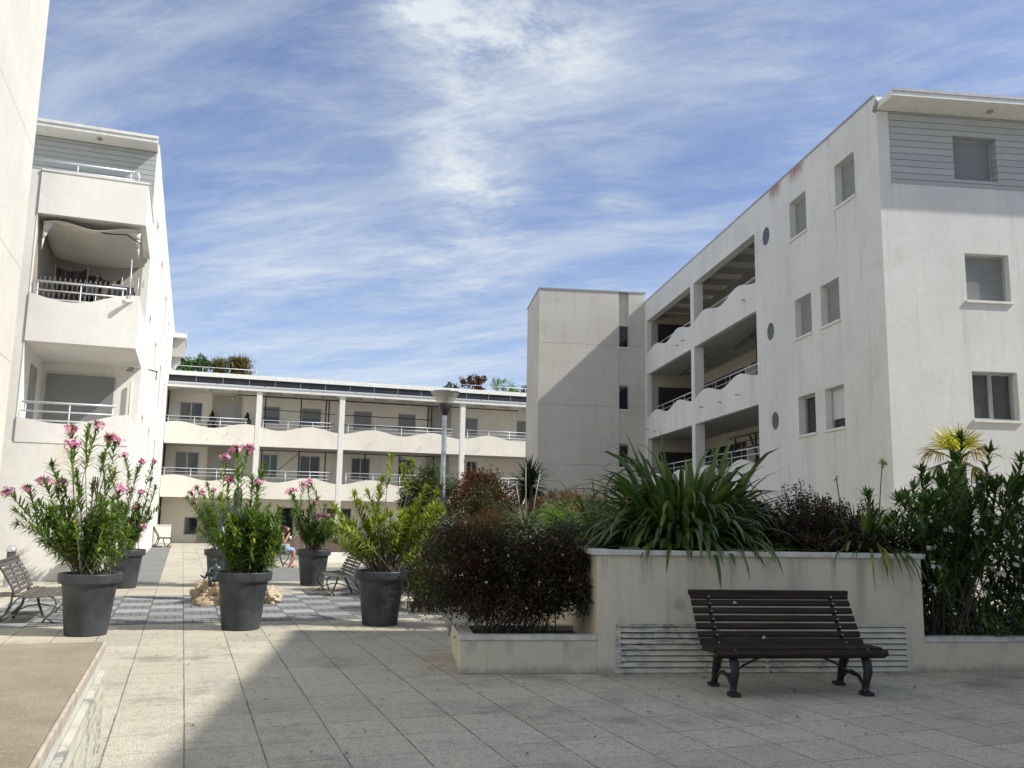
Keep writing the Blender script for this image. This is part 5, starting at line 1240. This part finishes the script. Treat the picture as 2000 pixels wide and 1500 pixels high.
YU=[(.045,.075,.035),(.07,.105,.05),(.10,.13,.07)]
def rosette(nm,lab,loc,n,L,W,el,pal,dr=(.0,.35),cat="plant",th=0):
    t=thing(nm,lab,cat,loc); a=rng.uniform(0,6.28,n); e=np.radians(rng.uniform(*el,n)); D=np.stack([np.cos(a)*np.cos(e),np.sin(a)*np.cos(e),np.sin(e)],1)
    blades("leaves",M['blade'],t,np.tile([0,0,th],(n,1))+D*.03,D,rng.uniform(*L,n),W,colours(n,pal),droop=rng.uniform(*dr,n),seg=4,fold=.4); return t
t=rosette("cordyline_palm","cordyline with a round head of sword leaves on a short trunk before the stair tower",(6.64,16.73,.9),280,(.42,.68),.034,(-55,88),[(.030,.055,.022),(.045,.075,.03),(.022,.04,.018)],(.1,.9),"palm tree",1.28)
m=MB(); m.tube([(0,0,0),(.02,0,.6),(0,0,1.0),(0,0,1.34)],[.07,.06,.055,.05],10); m.build("trunk",M['fibre'],t)
t=rosette("yucca","pale striped yucca rosette with two tall seed stalks",(4.60,11.7,1.40),130,(.35,.55),.028,(-5,70),[(.10,.13,.07),(.17,.20,.12),(.07,.10,.05)],(.2,1.0))
m=MB()
for (x,h) in ((-.16,.62),(-.02,.9),(.20,.80)): m.tube([(x*.3,0,0),(x*.7,0,h*.6),(x,0,h)],.007,5); m.tube([(x,0,h),(x,0,h+.05)],[.012,.003],5)
m.build("flower_stalks",plain('pale_seed_stalk',(.30,.32,.20),.7),t)
rosette("yucca","dark green yucca rosette left of the huge strap-leaved clump",(5.95,13.2,1.35),150,(.3,.5),.03,(0,80),YU,(0,.5))
rosette("yucca","second dark yucca rosette partly hidden behind the huge clump",(6.5,13.6,1.35),110,(.3,.5),.03,(0,80),YU,(0,.5))
rosette("small_fan_palm","small dark palm tuft showing right of the huge clump",PW(3.95,1.6,1.5),46,(.25,.38),.022,(0,75),[(.022,.035,.016)],(0,.3))
rosette("flowering_sprout","pale green sprouting plant left of the white oleander",PW(4.92,1.1,1.25),90,(.3,.6),.022,(30,85),[(.06,.10,.035),(.09,.13,.05)],(0,.7))

# raised bed carrying the rear plants
BD=thing("raised_bed","low rendered bed hidden behind the shrubs and carrying the rear plants","planter",(3.95,13.2,0),-13)
m=MB(); m.box(.3,3.6,.4,5.2,0,.9); m.build("bed_wall",M['stucco_planter'],BD)
m=MB(); m.box(.42,3.48,.52,5.08,.9,.93); m.build("soil",M['soil'],BD)
# seat-height wall in front of the far wall, right part
t=thing("low_wall","long low white wall behind the benches on the far paving","wall",(3.8,28.2,0))
m=MB(); m.box(0,5.5,0,.3,0,.32); m.build("wall",M['stucco_left'],t,bevel=.01)

# ================================================================ camera
cam=bpy.data.cameras.new("camera"); co=bpy.data.objects.new("camera",cam); COL.objects.link(co)
RM=Matrix(((CAM[0][0],CAM[0][1],CAM[0][2],0),(CAM[1][0],CAM[1][1],CAM[1][2],0),(CAM[2][0],CAM[2][1],CAM[2][2],1.6),(0,0,0,1)))
co.matrix_world=RM; cam.sensor_width=36; cam.lens=1700/2000*36; cam.clip_end=3000; cam.clip_start=.05; S.camera=co

# ================================================================ light
AZ,EL=121.0,43.0
sd_=Vector((math.sin(rad(AZ))*math.cos(rad(EL)),math.cos(rad(AZ))*math.cos(rad(EL)),math.sin(rad(EL))))
sl=bpy.data.lights.new("sun","SUN"); sl.energy=5.0; sl.angle=rad(.75); sl.color=(1,.965,.885)
so=bpy.data.objects.new("sun",sl); COL.objects.link(so); so.location=(20,-20,30); so.rotation_euler=sd_.to_track_quat('Z','Y').to_euler()
W=bpy.data.worlds.new("World"); S.world=W; W.use_nodes=True; nt=W.node_tree; nt.nodes.clear(); n=N(nt)
sky=n.node("ShaderNodeTexSky",sky_type="NISHITA",sun_disc=False,sun_elevation=rad(EL),sun_rotation=rad(AZ),altitude=50,air_density=1.0,dust_density=.6,ozone_density=2.2)
dirv=n.node("ShaderNodeTexCoord").outputs["Generated"]; X=n.xyz(dirv)
# cirrus on a flat layer high above: project the view direction on a plane
hz=n.math("ADD",n.math("MAXIMUM",X[2],0.0),.07); P=n.node("ShaderNodeCombineXYZ",{0:n.math("DIVIDE",X[0],hz),1:n.math("DIVIDE",X[1],hz),2:0.0}).outputs[0]
def blob(px,py,rx,ry,ang):
    a=rad(ang); q=n.vmath("SUBTRACT",P,(px,py,0)); x=n.xyz(q)
    u=n.math("ADD",n.math("MULTIPLY",x[0],math.cos(a)/rx),n.math("MULTIPLY",x[1],math.sin(a)/rx)); v=n.math("ADD",n.math("MULTIPLY",x[0],-math.sin(a)/ry),n.math("MULTIPLY",x[1],math.cos(a)/ry))
    d=n.math("SQRT",n.math("ADD",n.math("MULTIPLY",u,u),n.math("MULTIPLY",v,v))); return n.ramp(d,0,1,1,0)
warp=n.node("ShaderNodeTexNoise",{"Scale":.9,"Detail":3.0}); n.set(warp.inputs["Vector"],P)
Pw=n.vmath("ADD",P,n.vmath("SCALE",n.vmath("SUBTRACT",warp.outputs["Color"],(.5,.5,.5)),.45))
streak=n.noise(n.mapping(n.mapping(Pw,rot=(0,0,rad(-STREAK_ROT))),(.55,2.2,1)),1.15,10,.68)
streak2=n.noise(n.mapping(n.mapping(Pw,rot=(0,0,rad(-STREAK_ROT-25)),loc=(4,7,0)),(.9,2.2,1)),2.6,9,.72)
puff=n.noise(n.mapping(Pw,(1,1,1),(0,0,0),(3,1,0)),4.6,10,.70)
mass=None
for b in BLOBS:
    k=n.math("MULTIPLY",blob(*b[:5]),b[5]); mass=k if mass is None else n.math("ADD",mass,k)
base=n.math("ADD",n.math("MULTIPLY",n.ramp(streak,.36,.74),.52),n.math("MULTIPLY",n.ramp(streak2,.42,.78),.34))
low=n.ramp(X[2],.02,.42,.34,0)     # more distant cloud overlaps towards the horizon
det=n.math("MULTIPLY",mass,n.math("ADD",n.math("MULTIPLY",n.ramp(puff,.36,.70),1.0),n.math("MULTIPLY",n.ramp(streak,.35,.7),.45)))
cov=n.math("ADD",n.math("ADD",n.math("MULTIPLY",base,.85),det),n.math("MULTIPLY",low,n.ramp(streak,.25,.6,.5,1)),clamp=True)
cov=n.math("MULTIPLY_ADD",cov,.82,.10)
skc=n.mix(1.0,sky.outputs[0],SKY_TINT,"MULTIPLY")
cl=n.mix(cov,skc,CLOUD_COL)
bg=n.node("ShaderNodeBackground",{"Color":cl,"Strength":.118}); wo=nt.nodes.new("ShaderNodeOutputWorld"); nt.links.new(bg.outputs[0],wo.inputs[0])
S.view_settings.view_transform="Standard"; S.view_settings.look="None"; S.view_settings.exposure=EXPO; S.view_settings.gamma=1
S.cycles.max_bounces=8; S.cycles.transparent_max_bounces=8; S.cycles.use_denoising=True
